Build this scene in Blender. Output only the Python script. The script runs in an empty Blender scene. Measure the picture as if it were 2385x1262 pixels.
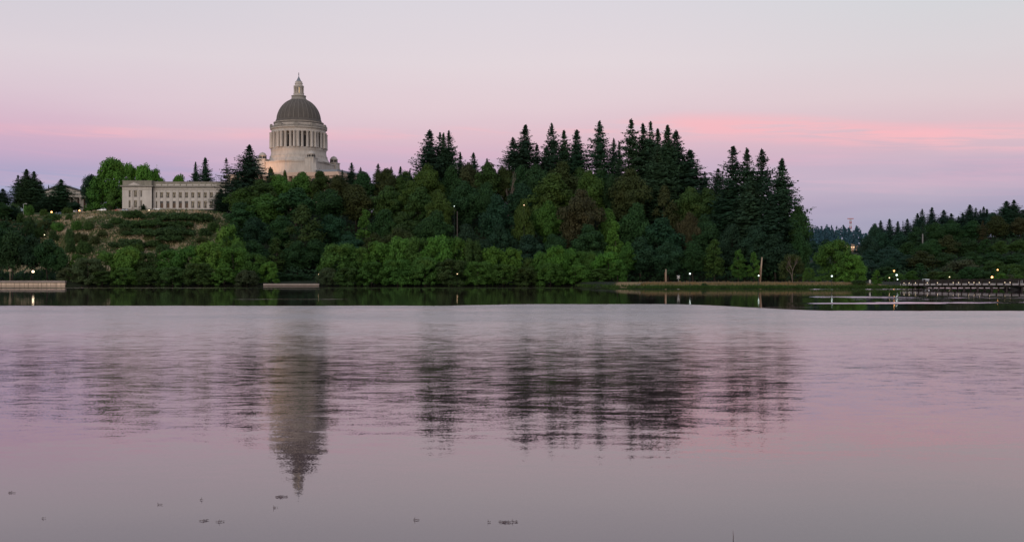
import bpy, bmesh, math, random
import numpy as np
from mathutils import Vector, Matrix

R = math.radians
rnd = random.Random(7)
SC = bpy.context.scene
COL = SC.collection
F, CX, HY, CAMZ = 2700.0, 1192.5, 655.0, 1.75      # survey camera: focal length and horizon in photo units, eye height

# ------------------------------------------------------------------ helpers
def px2x(px, Y): return (px - CX) / F * Y
def py2z(py, Y): return CAMZ + (HY - py) / F * Y

def sst(x, a, b):
    t = min(1.0, max(0.0, (x - a) / (b - a)))
    return t * t * (3 - 2 * t)

def tag(o, label=None, cat=None, group=None, kind=None):
    if label: o['label'] = label
    if cat: o['category'] = cat
    if group: o['group'] = group
    if kind: o['kind'] = kind
    return o

def empty(name, loc=(0, 0, 0), rz=0.0, parent=None):
    o = bpy.data.objects.new(name, None)
    o.empty_display_size = 0.5
    COL.objects.link(o)
    o.location = loc
    o.rotation_euler = (0, 0, rz)
    if parent: o.parent = parent
    return o

def link(name, me, parent=None, loc=None, rz=None):
    o = bpy.data.objects.new(name, me)
    COL.objects.link(o)
    if parent: o.parent = parent
    if loc is not None: o.location = loc
    if rz is not None: o.rotation_euler = (0, 0, rz)
    return o

class MB:
    """collects shapes into one mesh"""
    def __init__(s): s.v, s.f, s.sm = [], [], []
    def add(s, vs, fs, smooth=False):
        n = len(s.v)
        s.v += [tuple(v) for v in vs]
        s.f += [tuple(i + n for i in f) for f in fs]
        s.sm += [smooth] * len(fs)
        return s
    def box(s, x0, x1, y0, y1, z0, z1):
        vs = [(x0, y0, z0), (x1, y0, z0), (x1, y1, z0), (x0, y1, z0), (x0, y0, z1), (x1, y0, z1), (x1, y1, z1), (x0, y1, z1)]
        return s.add(vs, [(0, 3, 2, 1), (4, 5, 6, 7), (0, 1, 5, 4), (1, 2, 6, 5), (2, 3, 7, 6), (3, 0, 4, 7)])
    def lathe(s, prof, n=48, cx=0, cy=0, caps=True, smooth=True, fac=None):
        vs, fs = [], []
        for r, z in prof:
            for i in range(n):
                a = 2 * math.pi * i / n
                k = fac(i, z) if fac else 1.0
                vs.append((cx + r * k * math.cos(a), cy + r * k * math.sin(a), z))
        for j in range(len(prof) - 1):
            for i in range(n):
                i2 = (i + 1) % n
                fs.append((j * n + i, j * n + i2, (j + 1) * n + i2, (j + 1) * n + i))
        if caps:
            fs.append(tuple(reversed(range(n))))
            m = (len(prof) - 1) * n
            fs.append(tuple(m + i for i in range(n)))
        return s.add(vs, fs, smooth)
    def tube(s, pts, rads, n=6, smooth=True):
        vs, fs = [], []
        up = Vector((0.13, 0.27, 0.95))
        for k, p in enumerate(pts):
            p = Vector(p)
            d = Vector(pts[min(k + 1, len(pts) - 1)]) - Vector(pts[max(k - 1, 0)])
            if d.length < 1e-6: d = Vector((0, 0, 1))
            d.normalize()
            a = d.cross(up if abs(d.dot(up)) < 0.95 else Vector((1, 0, 0))).normalized()
            b = d.cross(a)
            for i in range(n):
                t = 2 * math.pi * i / n
                vs.append(p + (a * math.cos(t) + b * math.sin(t)) * rads[k])
        for k in range(len(pts) - 1):
            for i in range(n):
                i2 = (i + 1) % n
                fs.append((k * n + i, k * n + i2, (k + 1) * n + i2, (k + 1) * n + i))
        fs.append(tuple(reversed(range(n))))
        fs.append(tuple((len(pts) - 1) * n + i for i in range(n)))
        return s.add(vs, fs, smooth)
    def prism(s, poly, y0, y1):
        """polygon in x,z pulled along y"""
        n = len(poly)
        vs = [(x, y0, z) for x, z in poly] + [(x, y1, z) for x, z in poly]
        fs = [tuple(range(n)), tuple(reversed(range(n, 2 * n)))]
        for i in range(n):
            j = (i + 1) % n
            fs.append((i, i + n, j + n, j))
        return s.add(vs, fs)
    def ball(s, c, r, n=10, m=6, sz=1.0):
        prof = [(max(1e-4, r * math.sin(math.pi * k / m)), c[2] - r * sz * math.cos(math.pi * k / m)) for k in range(m + 1)]
        return s.lathe(prof, n, c[0], c[1], caps=False)
    def mesh(s, name, mats):
        me = bpy.data.meshes.new(name)
        me.from_pydata(s.v, [], s.f)
        me.polygons.foreach_set('use_smooth', s.sm)
        for m in (mats if isinstance(mats, (list, tuple)) else [mats]): me.materials.append(m)
        me.update()
        return me
    def build(s, name, mat, parent=None, loc=None, rz=None):
        return link(name, s.mesh(name, mat), parent, loc, rz)

# ------------------------------------------------------------------ node helpers
class NT:
    def __init__(s, tree): s.t = tree; s.n = tree.nodes; s.l = tree.links
    def new(s, typ, **kw):
        nd = s.n.new(typ)
        for k, v in kw.items(): setattr(nd, k, v)
        return nd
    def put(s, sock, val):
        if hasattr(val, 'is_output') or isinstance(val, bpy.types.NodeSocket): s.l.new(val, sock)
        else: sock.default_value = val
    def m(s, op, a, b=None, c=None, clamp=False):
        nd = s.new('ShaderNodeMath', operation=op, use_clamp=clamp)
        s.put(nd.inputs[0], a)
        if b is not None: s.put(nd.inputs[1], b)
        if c is not None: s.put(nd.inputs[2], c)
        return nd.outputs[0]
    def ss(s, x, a, b):
        nd = s.new('ShaderNodeMapRange', interpolation_type='SMOOTHSTEP')
        s.put(nd.inputs['Value'], x); s.put(nd.inputs['From Min'], a); s.put(nd.inputs['From Max'], b)
        return nd.outputs[0]
    def lin(s, x, a, b, c=0.0, d=1.0):
        nd = s.new('ShaderNodeMapRange')
        s.put(nd.inputs['Value'], x); s.put(nd.inputs['From Min'], a); s.put(nd.inputs['From Max'], b)
        s.put(nd.inputs['To Min'], c); s.put(nd.inputs['To Max'], d)
        return nd.outputs[0]
    def ramp(s, x, stops, interp='EASE'):
        nd = s.new('ShaderNodeValToRGB')
        cr = nd.color_ramp
        cr.interpolation = interp
        while len(cr.elements) < len(stops): cr.elements.new(0.5)
        for e, (p, c) in zip(cr.elements, stops):
            e.position = p
            e.color = (*c, 1) if len(c) == 3 else c
        s.put(nd.inputs[0], x)
        return nd.outputs[0]
    def mix(s, f, a, b, blend='MIX'):
        nd = s.new('ShaderNodeMix', data_type='RGBA', blend_type=blend)
        s.put(nd.inputs[0], f)
        s.put(nd.inputs[6], a if not isinstance(a, tuple) else (*a[:3], 1))
        s.put(nd.inputs[7], b if not isinstance(b, tuple) else (*b[:3], 1))
        return nd.outputs[2]
    def noise(s, vec, scale, detail=2.0, rough=0.5, dist=0.0):
        nd = s.new('ShaderNodeTexNoise')
        s.put(nd.inputs['Vector'], vec)
        nd.inputs['Scale'].default_value = scale
        nd.inputs['Detail'].default_value = detail
        nd.inputs['Roughness'].default_value = rough
        nd.inputs['Distortion'].default_value = dist
        return nd
    def vec(s, x, y, z):
        nd = s.new('ShaderNodeCombineXYZ')
        s.put(nd.inputs[0], x); s.put(nd.inputs[1], y); s.put(nd.inputs[2], z)
        return nd.outputs[0]
    def xyz(s, v):
        nd = s.new('ShaderNodeSeparateXYZ')
        s.put(nd.inputs[0], v)
        return nd.outputs
    def mapv(s, v, scale=(1, 1, 1), loc=(0, 0, 0)):
        nd = s.new('ShaderNodeMapping')
        s.put(nd.inputs[0], v)
        nd.inputs['Scale'].default_value = scale
        nd.inputs['Location'].default_value = loc
        return nd.outputs[0]

def newmat(name):
    m = bpy.data.materials.new(name)
    m.use_nodes = True
    t = NT(m.node_tree)
    b = m.node_tree.nodes['Principled BSDF']
    return m, t, b

MATS = {}
def mat(name, col, rough=0.7, noise=0.25, scale=3.0, metal=0.0, spec=0.3, emit=None, estr=0.0, streak=False):
    if name in MATS: return MATS[name]
    m, t, b = newmat(name)
    tc = t.new('ShaderNodeTexCoord').outputs['Object']
    v = t.mapv(tc, (1, 1, 0.25)) if streak else tc
    n = t.noise(v, scale, 5.0, 0.6).outputs[0]
    n2 = t.noise(tc, scale * 0.12, 3.0, 0.6).outputs[0]
    s = t.m('ADD', t.m('MULTIPLY', n, 0.6), t.m('MULTIPLY', n2, 0.4))
    k = t.lin(s, 0.3, 0.7, 1 - noise, 1 + noise * 0.6)
    c = t.mix(1.0, tuple(col), t.vec(k, k, k), 'MULTIPLY')
    t.l.new(c, b.inputs['Base Color'])
    b.inputs['Roughness'].default_value = rough
    b.inputs['Metallic'].default_value = metal
    b.inputs['Specular IOR Level'].default_value = spec
    if emit:
        b.inputs['Emission Color'].default_value = (*emit, 1)
        b.inputs['Emission Strength'].default_value = estr
    MATS[name] = m
    return m

def leafmat(name, rough=0.75, vary=0.5, scale=0.35, warm=0.25):
    m, t, b = newmat(name)
    oi = t.new('ShaderNodeObjectInfo')
    geo = t.new('ShaderNodeNewGeometry')
    tc = t.new('ShaderNodeTexCoord').outputs['Object']
    n = t.noise(tc, scale, 3.0, 0.6).outputs[0]
    ri = geo.outputs['Random Per Island']
    k = t.m('ADD', t.lin(n, 0.3, 0.7, 1 - vary, 1 + vary), t.lin(ri, 0, 1, -vary * 0.5, vary * 0.5))
    k = t.m('MULTIPLY', k, t.lin(oi.outputs['Random'], 0, 1, 0.85, 1.15))
    c = t.mix(1.0, oi.outputs['Color'], t.vec(k, k, k), 'MULTIPLY')
    n2 = t.noise(t.mapv(tc, (1, 1, 1), (17, 3, 9)), scale * 0.6, 2.0).outputs[0]
    c = t.mix(t.m('MULTIPLY', t.ss(n2, 0.52, 0.72), warm), c, t.mix(1.0, c, (1.9, 1.15, 0.6), 'MULTIPLY'))
    t.l.new(c, b.inputs['Base Color'])
    b.inputs['Roughness'].default_value = rough
    b.inputs['Specular IOR Level'].default_value = 0.15
    tr = t.new('ShaderNodeBsdfTranslucent')
    t.l.new(c, tr.inputs[0])
    mx = t.new('ShaderNodeMixShader')
    mx.inputs[0].default_value = 0.25
    t.l.new(b.outputs[0], mx.inputs[1]); t.l.new(tr.outputs[0], mx.inputs[2])
    t.l.new(mx.outputs[0], t.n['Material Output'].inputs[0])
    return m

# ------------------------------------------------------------------ terrain
def shore_y(X):
    return 421 - 144 * sst(X, 22, 34)

def ground_z(X, Y):
    d = Y - shore_y(X)
    if X > 60: d = max(min(d, (97 + (Y - 280) * 0.42 - X) * 0.9), Y - 541)      # the outlet cuts the bank off
    if d < 0: return -1.6 * sst(-d, 0, 6) - 0.05
    foot = 1.55 * sst(d, -0.2, 24) - 0.02
    if X < -155: foot += (1.9 - foot) * sst(d, 0.3, 1.5) * (1 - sst(X, -162, -155))
    if -92 < X < -68: foot += 0.75 * sst(d, 0.3, 1.5) * (1 - sst(d, 14, 24)) * sst(X, -92, -89) * (1 - sst(X, -71, -68))
    right = 1 - sst(X, 84, 138)
    t = sst(Y, 448, 548) * 0.94 + 0.06 * sst(Y, 548, 585)
    wob = 1.2 * math.sin(X * 0.07 + 1.0) + 0.9 * math.sin(X * 0.13 + Y * 0.05) + 0.6 * math.sin(Y * 0.16 + X * 0.03)
    bluff = (34.2 * t + wob * t * (1 - sst(Y, 540, 575))) * right * (1 - 0.55 * sst(Y, 950, 1500))
    rh = sst(Y, 545, 760) * (5 + 25 * sst(X, 175, 330)) * sst(X, 120, 190) * (1 - 0.6 * sst(Y, 950, 1300))
    far = 56 * sst(Y, 1150, 1650) * (1 - 0.62 * sst(X, 470, 580)) * sst(X, 150, 330)
    return foot + max(bluff, rh, far) + min(bluff, rh) * 0.2

def ray_ground(px, py, y0=424.0):
    Y = y0
    while Y < 2500:
        if ground_z(px2x(px, Y), Y) >= py2z(py, Y): return px2x(px, Y), Y
        Y += 0.5
    return px2x(px, 540), 540.0

def on_ground(px, Y):
    X = px2x(px, Y)
    return Vector((X, Y, ground_z(X, Y)))

def axis(lo, hi, step, outer, grow=1.35):
    a = list(np.arange(lo, hi + 0.01, step))
    s, v = step, a[-1]
    while v < outer[1]:
        s *= grow; v += s; a.append(v)
    s, v = step, a[0]
    pre = []
    while v > outer[0]:
        s *= grow; v -= s; pre.append(v)
    return pre[::-1] + a

def build_terrain():
    xs = axis(-260, 380, 3.0, (-5000, 5200))
    ys = axis(266, 600, 2.0, (262, 7000), 1.12)
    vs = [(x, y, ground_z(x, y)) for y in ys for x in xs]
    nx = len(xs)
    fs = [(j * nx + i, j * nx + i + 1, (j + 1) * nx + i + 1, (j + 1) * nx + i) for j in range(len(ys) - 1) for i in range(nx - 1)]
    m, t, b = newmat('ground_cover')
    pos = t.new('ShaderNodeNewGeometry').outputs['Position']
    x, y, z = t.xyz(pos)
    n1 = t.noise(t.mapv(pos, (1, 0.45, 1.6)), 0.11, 5.0, 0.62).outputs[0]
    n2 = t.noise(pos, 1.6, 4.0, 0.7).outputs[0]
    dry = t.mix(n2, (0.26, 0.19, 0.115), (0.46, 0.36, 0.24))
    green = t.mix(n2, (0.045, 0.055, 0.018), (0.105, 0.108, 0.042))
    slope = t.mix(t.ss(n1, 0.50, 0.57), green, dry)
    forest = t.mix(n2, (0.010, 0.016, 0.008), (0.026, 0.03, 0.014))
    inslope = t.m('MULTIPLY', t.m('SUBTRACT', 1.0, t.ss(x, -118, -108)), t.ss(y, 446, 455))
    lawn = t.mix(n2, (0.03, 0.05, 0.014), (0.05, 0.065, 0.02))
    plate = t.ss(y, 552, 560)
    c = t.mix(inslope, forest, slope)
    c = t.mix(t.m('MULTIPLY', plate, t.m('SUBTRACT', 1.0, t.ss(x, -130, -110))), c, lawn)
    bank = t.m('MULTIPLY', t.ss(x, 24, 30), t.m('SUBTRACT', 1.0, t.ss(y, 330, 350)))
    bankc = t.mix(t.ss(t.m('ADD', y, t.m('MULTIPLY', n1, 8)), 289, 295), t.mix(n2, (0.025, 0.05, 0.012), (0.06, 0.085, 0.02)), t.mix(n2, (0.16, 0.11, 0.05), (0.30, 0.21, 0.11)))
    c = t.mix(bank, c, bankc)
    t.l.new(c, b.inputs['Base Color'])
    b.inputs['Roughness'].default_value = 0.95
    b.inputs['Specular IOR Level'].default_value = 0.1
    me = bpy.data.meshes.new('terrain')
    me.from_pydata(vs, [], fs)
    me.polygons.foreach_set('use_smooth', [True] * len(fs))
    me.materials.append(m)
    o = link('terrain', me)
    tag(o, 'dry grass hillside, wooded bluff and low grassy bank behind the lake', 'terrain', kind='structure')

# ------------------------------------------------------------------ water
def build_water():
    m, t, b = newmat('lake_water')
    pos = t.new('ShaderNodeNewGeometry').outputs['Position']
    x, y, z = t.xyz(pos)
    wob = t.noise(t.mapv(pos, (0.12, 0.03, 1)), 1.0, 5.0, 0.7).outputs[0]
    edge = t.m('SUBTRACT', t.m('ADD', 83.0, t.m('MULTIPLY', t.m('SUBTRACT', wob, 0.5), 5.0)), t.m('MULTIPLY', t.ss(x, 14.0, 19.0), 14.5))
    edge = t.m('ADD', edge, t.m('MULTIPLY', t.m('MULTIPLY', t.ss(x, -6.0, 2.0), t.m('SUBTRACT', 1.0, t.ss(x, 12.0, 16.0))), 6.0))
    breeze = t.m('SUBTRACT', 1.0, t.ss(y, t.m('SUBTRACT', edge, 1.2), t.m('ADD', edge, 0.8)))
    g = lambda v: (v,) * 3
    def prof(stops):                       # value along the distance from the near bank
        return t.ramp(t.m('DIVIDE', y, 90.0, clamp=True), [(d / 90.0, g(v)) for d, v in stops], 'LINEAR')
    std = prof([(9.0, 0.0), (10.5, 0.08), (11.5, 0.14), (13.0, 0.24), (16.0, 0.36), (19.5, 0.44), (24.0, 0.52), (32.0, 0.62), (50.0, 0.82), (83.0, 1.0)])
    bias = prof([(11.0, 0.0), (13.5, 0.012), (16.0, 0.035), (19.5, 0.075), (24.0, 0.18), (32.0, 0.44), (42.0, 0.78), (55.0, 1.05), (80.0, 1.15)])
    patch = t.noise(t.mapv(pos, (0.05, 0.12, 1)), 1.0, 4.0, 0.6).outputs[0]
    near = t.m('ADD', y, t.m('MULTIPLY', t.m('SUBTRACT', patch, 0.5), 0.0))
    pk = t.lin(patch, 0.3, 0.7, 0.80, 1.2)
    std = t.m('MULTIPLY', t.m('MULTIPLY', std, breeze), pk)
    bias = t.m('MULTIPLY', t.m('MULTIPLY', bias, breeze), pk)
    # cat's paws on the calm belt in front of the far bank
    right = t.ss(x, t.m('MULTIPLY', y, t.m('ADD', 0.16, t.m('MULTIPLY', wob, 0.12))), t.m('MULTIPLY', y, 0.30))
    w2 = t.m('MULTIPLY', t.m('SUBTRACT', t.noise(t.mapv(pos, (0.06, 0.012, 1), (5, 2, 0)), 1.0, 5.0, 0.75).outputs[0], 0.5), 26.0)
    yy = t.m('ADD', y, w2)
    def band(c, w): return t.m('SUBTRACT', 1.0, t.ss(t.m('ABSOLUTE', t.m('SUBTRACT', yy, c)), w * 0.2, w * 1.1))
    bands = t.m('MAXIMUM', t.m('MAXIMUM', band(128.0, 10.5), band(92.5, 4.6)), t.m('MULTIPLY', band(110.0, 2.5), 0.5))
    streak = t.noise(t.mapv(pos, (0.035, 0.10, 1), (1, 4, 0)), 1.0, 4.0, 0.7).outputs[0]
    bands = t.m('MULTIPLY', t.m('MULTIPLY', bands, right), t.lin(streak, 0.38, 0.60, 0.0, 0.75))
    thin = t.noise(t.mapv(pos, (0.022, 0.21, 1), (3, 8, 0)), 1.0, 3.0, 0.6).outputs[0]
    thin = t.m('MULTIPLY', t.ss(thin, 0.665, 0.72), 0.9)
    ws = t.m('ADD', y, t.m('MULTIPLY', w2, 1.5))
    shore = t.m('MULTIPLY', t.m('MULTIPLY', t.ss(ws, 282.0, 296.0), t.m('SUBTRACT', 1.0, t.ss(ws, 312.0, 335.0))), 0.85)
    shore2 = t.m('MULTIPLY', t.m('MULTIPLY', t.ss(ws, 236.0, 250.0), t.ss(x, 16.0, 30.0)), 0.45)
    calm = t.m('MULTIPLY', t.m('MAXIMUM', t.m('MAXIMUM', bands, thin), t.m('MAXIMUM', shore, shore2)), t.m('SUBTRACT', 1.0, breeze))
    std = t.m('ADD', std, t.m('MULTIPLY', calm, 0.5))
    bias = t.m('ADD', bias, t.m('MULTIPLY', calm, 0.85))
    v = pos
    a = t.xyz(t.noise(t.mapv(v, (0.62, 1.5, 1)), 2.5, 2.0, 0.6, 0.4).outputs['Color'])
    c2 = t.xyz(t.noise(t.mapv(v, (0.5, 1.25, 1), (40, 11, 0)), 5.5, 2.0, 0.5).outputs['Color'])
    big = t.xyz(t.noise(t.mapv(v, (0.45, 0.8, 1), (9, 31, 0)), 1.0, 2.0, 0.5).outputs['Color'])
    def sl(i): return t.m('ADD', t.m('ADD', t.m('MULTIPLY', t.m('SUBTRACT', a[i], 0.5), 0.55), t.m('MULTIPLY', t.m('SUBTRACT', c2[i], 0.5), 0.35)), t.m('MULTIPLY', t.m('SUBTRACT', big[i], 0.5), 0.16))
    sx = t.m('MULTIPLY', t.m('MULTIPLY', sl(0), std), 0.13)
    hf = t.xyz(t.noise(t.mapv(v, (1.0, 1.0, 1), (3, 77, 0)), 55.0, 1.0, 0.5).outputs['Color'])     # capillary ripples far below a pixel
    cap = t.m('MULTIPLY', t.m('SUBTRACT', hf[1], 0.5), t.m('ADD', t.m('MULTIPLY', std, t.m('ADD', t.m('MULTIPLY', std, 0.36), 0.10)), 0.012))
    sx = t.m('ADD', sx, t.m('MULTIPLY', t.m('SUBTRACT', hf[0], 0.5), t.m('MULTIPLY', std, 0.24)))
    s_y = t.m('ADD', t.m('SUBTRACT', t.m('MULTIPLY', t.m('MULTIPLY', sl(1), std), 0.30), t.m('MULTIPLY', bias, 0.085)), cap)
    # faint slow swell so the mirror near the camera is not perfectly flat
    sw = t.xyz(t.noise(t.mapv(v, (0.7, 1.2, 1)), 1.0, 1.0, 0.5).outputs['Color'])
    s_y = t.m('ADD', s_y, t.m('MULTIPLY', t.m('SUBTRACT', sw[1], 0.5), 0.005))
    sx = t.m('ADD', sx, t.m('MULTIPLY', t.m('SUBTRACT', sw[0], 0.5), 0.003))
    nv = t.new('ShaderNodeVectorMath', operation='NORMALIZE')
    t.l.new(t.vec(sx, s_y, 1.0), nv.inputs[0])
    t.l.new(nv.outputs[0], b.inputs['Normal'])
    b.inputs['Base Color'].default_value = (0.042, 0.016, 0.029, 1)
    b.inputs['Roughness'].default_value = 0.02
    b.inputs['IOR'].default_value = 1.42
    b.inputs['Specular IOR Level'].default_value = 0.5
    o = MB().add([(-6000, -60, 0), (6000, -60, 0), (6000, 7000, 0), (-6000, 7000, 0)], [(0, 1, 2, 3)]).build('lake_water', m)
    tag(o, 'wide calm lake with rippled middle and mirror smooth edges', 'lake', kind='structure')

# ------------------------------------------------------------------ sky
def build_world():
    w = bpy.data.worlds.new('World')
    SC.world = w
    w.use_nodes = True
    t = NT(w.node_tree)
    bg = t.n['Background']
    d = t.new('ShaderNodeTexCoord').outputs['Generated']
    x, y, z = t.xyz(d)
    hor = t.m('SQRT', t.m('ADD', t.m('MULTIPLY', x, x), t.m('MULTIPLY', y, y)))
    tan = t.m('DIVIDE', z, t.m('MAXIMUM', hor, 0.001))
    az = t.m('ARCTAN2', x, y)
    p = t.m('DIVIDE', tan, 0.5, clamp=True)
    def c(r, g, b): 
        f = lambda u: ((u / 255 + 0.055) / 1.055) ** 2.4
        return (f(r), f(g), f(b))
    def P(py): return max(0, (HY - py) / F / 0.5)
    top = [(0.62, c(196, 202, 216)), (1.0, c(172, 184, 206))]
    left = [(P(655), c(120, 135, 180)), (P(470), c(146, 154, 193)), (P(425), c(164, 160, 195)), (P(380), c(193, 167, 196)), (P(330), c(211, 175, 197)), (P(250), c(216, 193, 207)), (P(150), c(217, 205, 214)), (P(0), c(209, 205, 214))] + top
    mid = [(P(655), c(140, 140, 178)), (P(470), c(178, 158, 188)), (P(425), c(184, 164, 194)), (P(380), c(202, 174, 197)), (P(330), c(218, 184, 199)), (P(250), c(223, 199, 208)), (P(150), c(224, 211, 217)), (P(0), c(217, 211, 219))] + top
    right = [(P(655), c(132, 140, 170)), (P(520), c(150, 153, 182)), (P(465), c(170, 159, 187)), (P(400), c(190, 168, 192)), (P(340), c(216, 180, 193)), (P(250), c(219, 200, 206)), (P(150), c(215, 207, 212)), (P(0), c(208, 211, 216))] + top
    cl, cm, cr = t.ramp(p, left, 'LINEAR'), t.ramp(p, mid, 'LINEAR'), t.ramp(p, right, 'LINEAR')
    sky = t.mix(t.ss(az, -0.42, 0.0), cl, cm)
    sky = t.mix(t.ss(az, 0.05, 0.42), sky, cr)
    # thin streaks of lit cloud low over the horizon
    wv = t.vec(t.m('MULTIPLY', az, 2.2), t.m('MULTIPLY', tan, 26.0), 0.0)
    n = t.noise(wv, 1.6, 6.0, 0.55, 0.6).outputs[0]
    nf = t.noise(t.vec(t.m('MULTIPLY', az, 6.0), t.m('ADD', t.m('MULTIPLY', tan, 105.0), t.m('MULTIPLY', az, 5.0)), 3.0), 1.3, 6.0, 0.62, 0.9).outputs[0]
    n = t.m('ADD', t.m('MULTIPLY', n, 0.52), t.m('MULTIPLY', nf, 0.48))
    centre = t.m('SUBTRACT', t.lin(az, -0.42, 0.12, 0.1195, 0.132), t.m('MULTIPLY', t.ss(az, 0.14, 0.42), 0.018))
    dist = t.m('SUBTRACT', tan, centre)
    bell = t.m('SUBTRACT', 1.0, t.ss(t.m('ABSOLUTE', dist), 0.002, t.m('ADD', 0.007, t.m('MULTIPLY', t.ss(az, 0.05, 0.16), 0.009))))
    amt = t.m('MULTIPLY', bell, t.ss(n, 0.41, 0.53))
    amt = t.m('MULTIPLY', amt, t.m('ADD', t.m('ADD', 0.45, t.m('MULTIPLY', t.ss(az, 0.05, 0.15), 0.5)), t.m('MULTIPLY', t.m('SUBTRACT', 1.0, t.ss(az, -0.36, -0.22)), 0.3)))
    gap = t.noise(t.vec(t.m('MULTIPLY', az, 9.0), t.m('MULTIPLY', tan, 30.0), 5.0), 1.0, 3.0, 0.6).outputs[0]
    amt = t.m('MULTIPLY', amt, t.m('MAXIMUM', t.lin(gap, 0.38, 0.62, 0.25, 1.0), t.m('MULTIPLY', t.ss(az, 0.05, 0.16), 0.8)))
    sky = t.mix(amt, sky, c(248, 182, 190))
    lower = t.m('MULTIPLY', t.ss(n, 0.46, 0.66), t.m('MULTIPLY', t.ss(tan, 0.055, 0.085), t.m('SUBTRACT', 1.0, t.ss(tan, 0.115, 0.135))))
    sky = t.mix(t.m('MULTIPLY', lower, 0.32), sky, c(228, 172, 196))
    hi = t.noise(t.vec(t.m('MULTIPLY', az, 1.4), t.m('MULTIPLY', tan, 9.0), 7.0), 1.7, 4.0, 0.55).outputs[0]
    sky = t.mix(t.m('MULTIPLY', t.ss(hi, 0.4, 0.7), 0.18), sky, c(228, 214, 218))
    # afterglow behind the viewer
    back = t.m('MULTIPLY', t.ss(y, 0.1, -0.9), t.m('SUBTRACT', 1.0, t.ss(tan, 0.25, 1.2)))
    sky = t.mix(t.m('MULTIPLY', back, 0.8), sky, (0.96, 0.82, 0.74))
    sky = t.mix(t.ss(z, -0.005, -0.05), sky, (0.10, 0.10, 0.11))
    nish = t.new('ShaderNodeTexSky', sky_type='NISHITA')
    nish.sun_disc = False
    nish.sun_elevation = R(SUN_EL)
    nish.sun_rotation = R(SUN_AZ)
    ns = t.new('ShaderNodeVectorMath', operation='SCALE')
    t.l.new(nish.outputs[0], ns.inputs[0])
    ns.inputs['Scale'].default_value = 0.01
    add = t.mix(1.0, sky, ns.outputs[0], 'ADD')
    t.l.new(add, bg.inputs[0])
    bg.inputs[1].default_value = 1.0
    s = bpy.data.lights.new('dusk_sun', 'SUN')
    s.energy = 0.9
    s.angle = R(30)
    s.color = (1.0, 0.93, 0.88)
    so = bpy.data.objects.new('dusk_sun', s)
    COL.objects.link(so)
    a, e = R(SUN_AZ), R(12)
    d = Vector((math.sin(a) * math.cos(e), math.cos(a) * math.cos(e), math.sin(e)))
    so.rotation_euler = d.to_track_quat('Z', 'Y').to_euler()
SUN_EL, SUN_AZ = 3.0, 205.0

def build_camera():
    cd = bpy.data.cameras.new('camera')
    cd.sensor_width = 36.0
    cd.lens = 36.0 * F / 2385.0
    cd.shift_y = (HY - 631.0) / 2385.0
    cd.clip_start = 0.2
    cd.clip_end = 12000
    o = bpy.data.objects.new('camera', cd)
    COL.objects.link(o)
    o.location = (0, 0, CAMZ)
    o.rotation_euler = (R(90), 0, 0)
    SC.camera = o
# ------------------------------------------------------------------ vegetation shapes
def quads_mesh(name, c, n, size, rng, material, aspect=1.0, droop=None):
    """many small leaf-sized faces: centres c, facing n"""
    N = len(c)
    n = n / (np.linalg.norm(n, axis=1, keepdims=True) + 1e-9)
    h = rng.normal(size=(N, 3))
    if droop is not None: h = droop
    u = np.cross(n, h); u /= (np.linalg.norm(u, axis=1, keepdims=True) + 1e-9)
    v = np.cross(n, u)
    s = (size * rng.uniform(0.6, 1.35, N))[:, None] * 0.5
    w = s * rng.uniform(0.55, 1.0, N)[:, None] * aspect
    j = lambda: rng.uniform(0.7, 1.2, N)[:, None]
    pts = np.stack([c - v * s * j(), c + u * w * j() - v * s * 0.15, c + v * s * j(), c - u * w * j() + v * s * 0.15], axis=1).reshape(-1, 3)
    me = bpy.data.meshes.new(name)
    me.vertices.add(4 * N); me.vertices.foreach_set('co', pts.astype(np.float32).ravel())
    me.loops.add(4 * N); me.loops.foreach_set('vertex_index', np.arange(4 * N, dtype=np.int32))
    me.polygons.add(N); me.polygons.foreach_set('loop_start', np.arange(0, 4 * N, 4, dtype=np.int32))
    me.materials.append(material)
    me.update(calc_edges=True)
    return me

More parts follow.
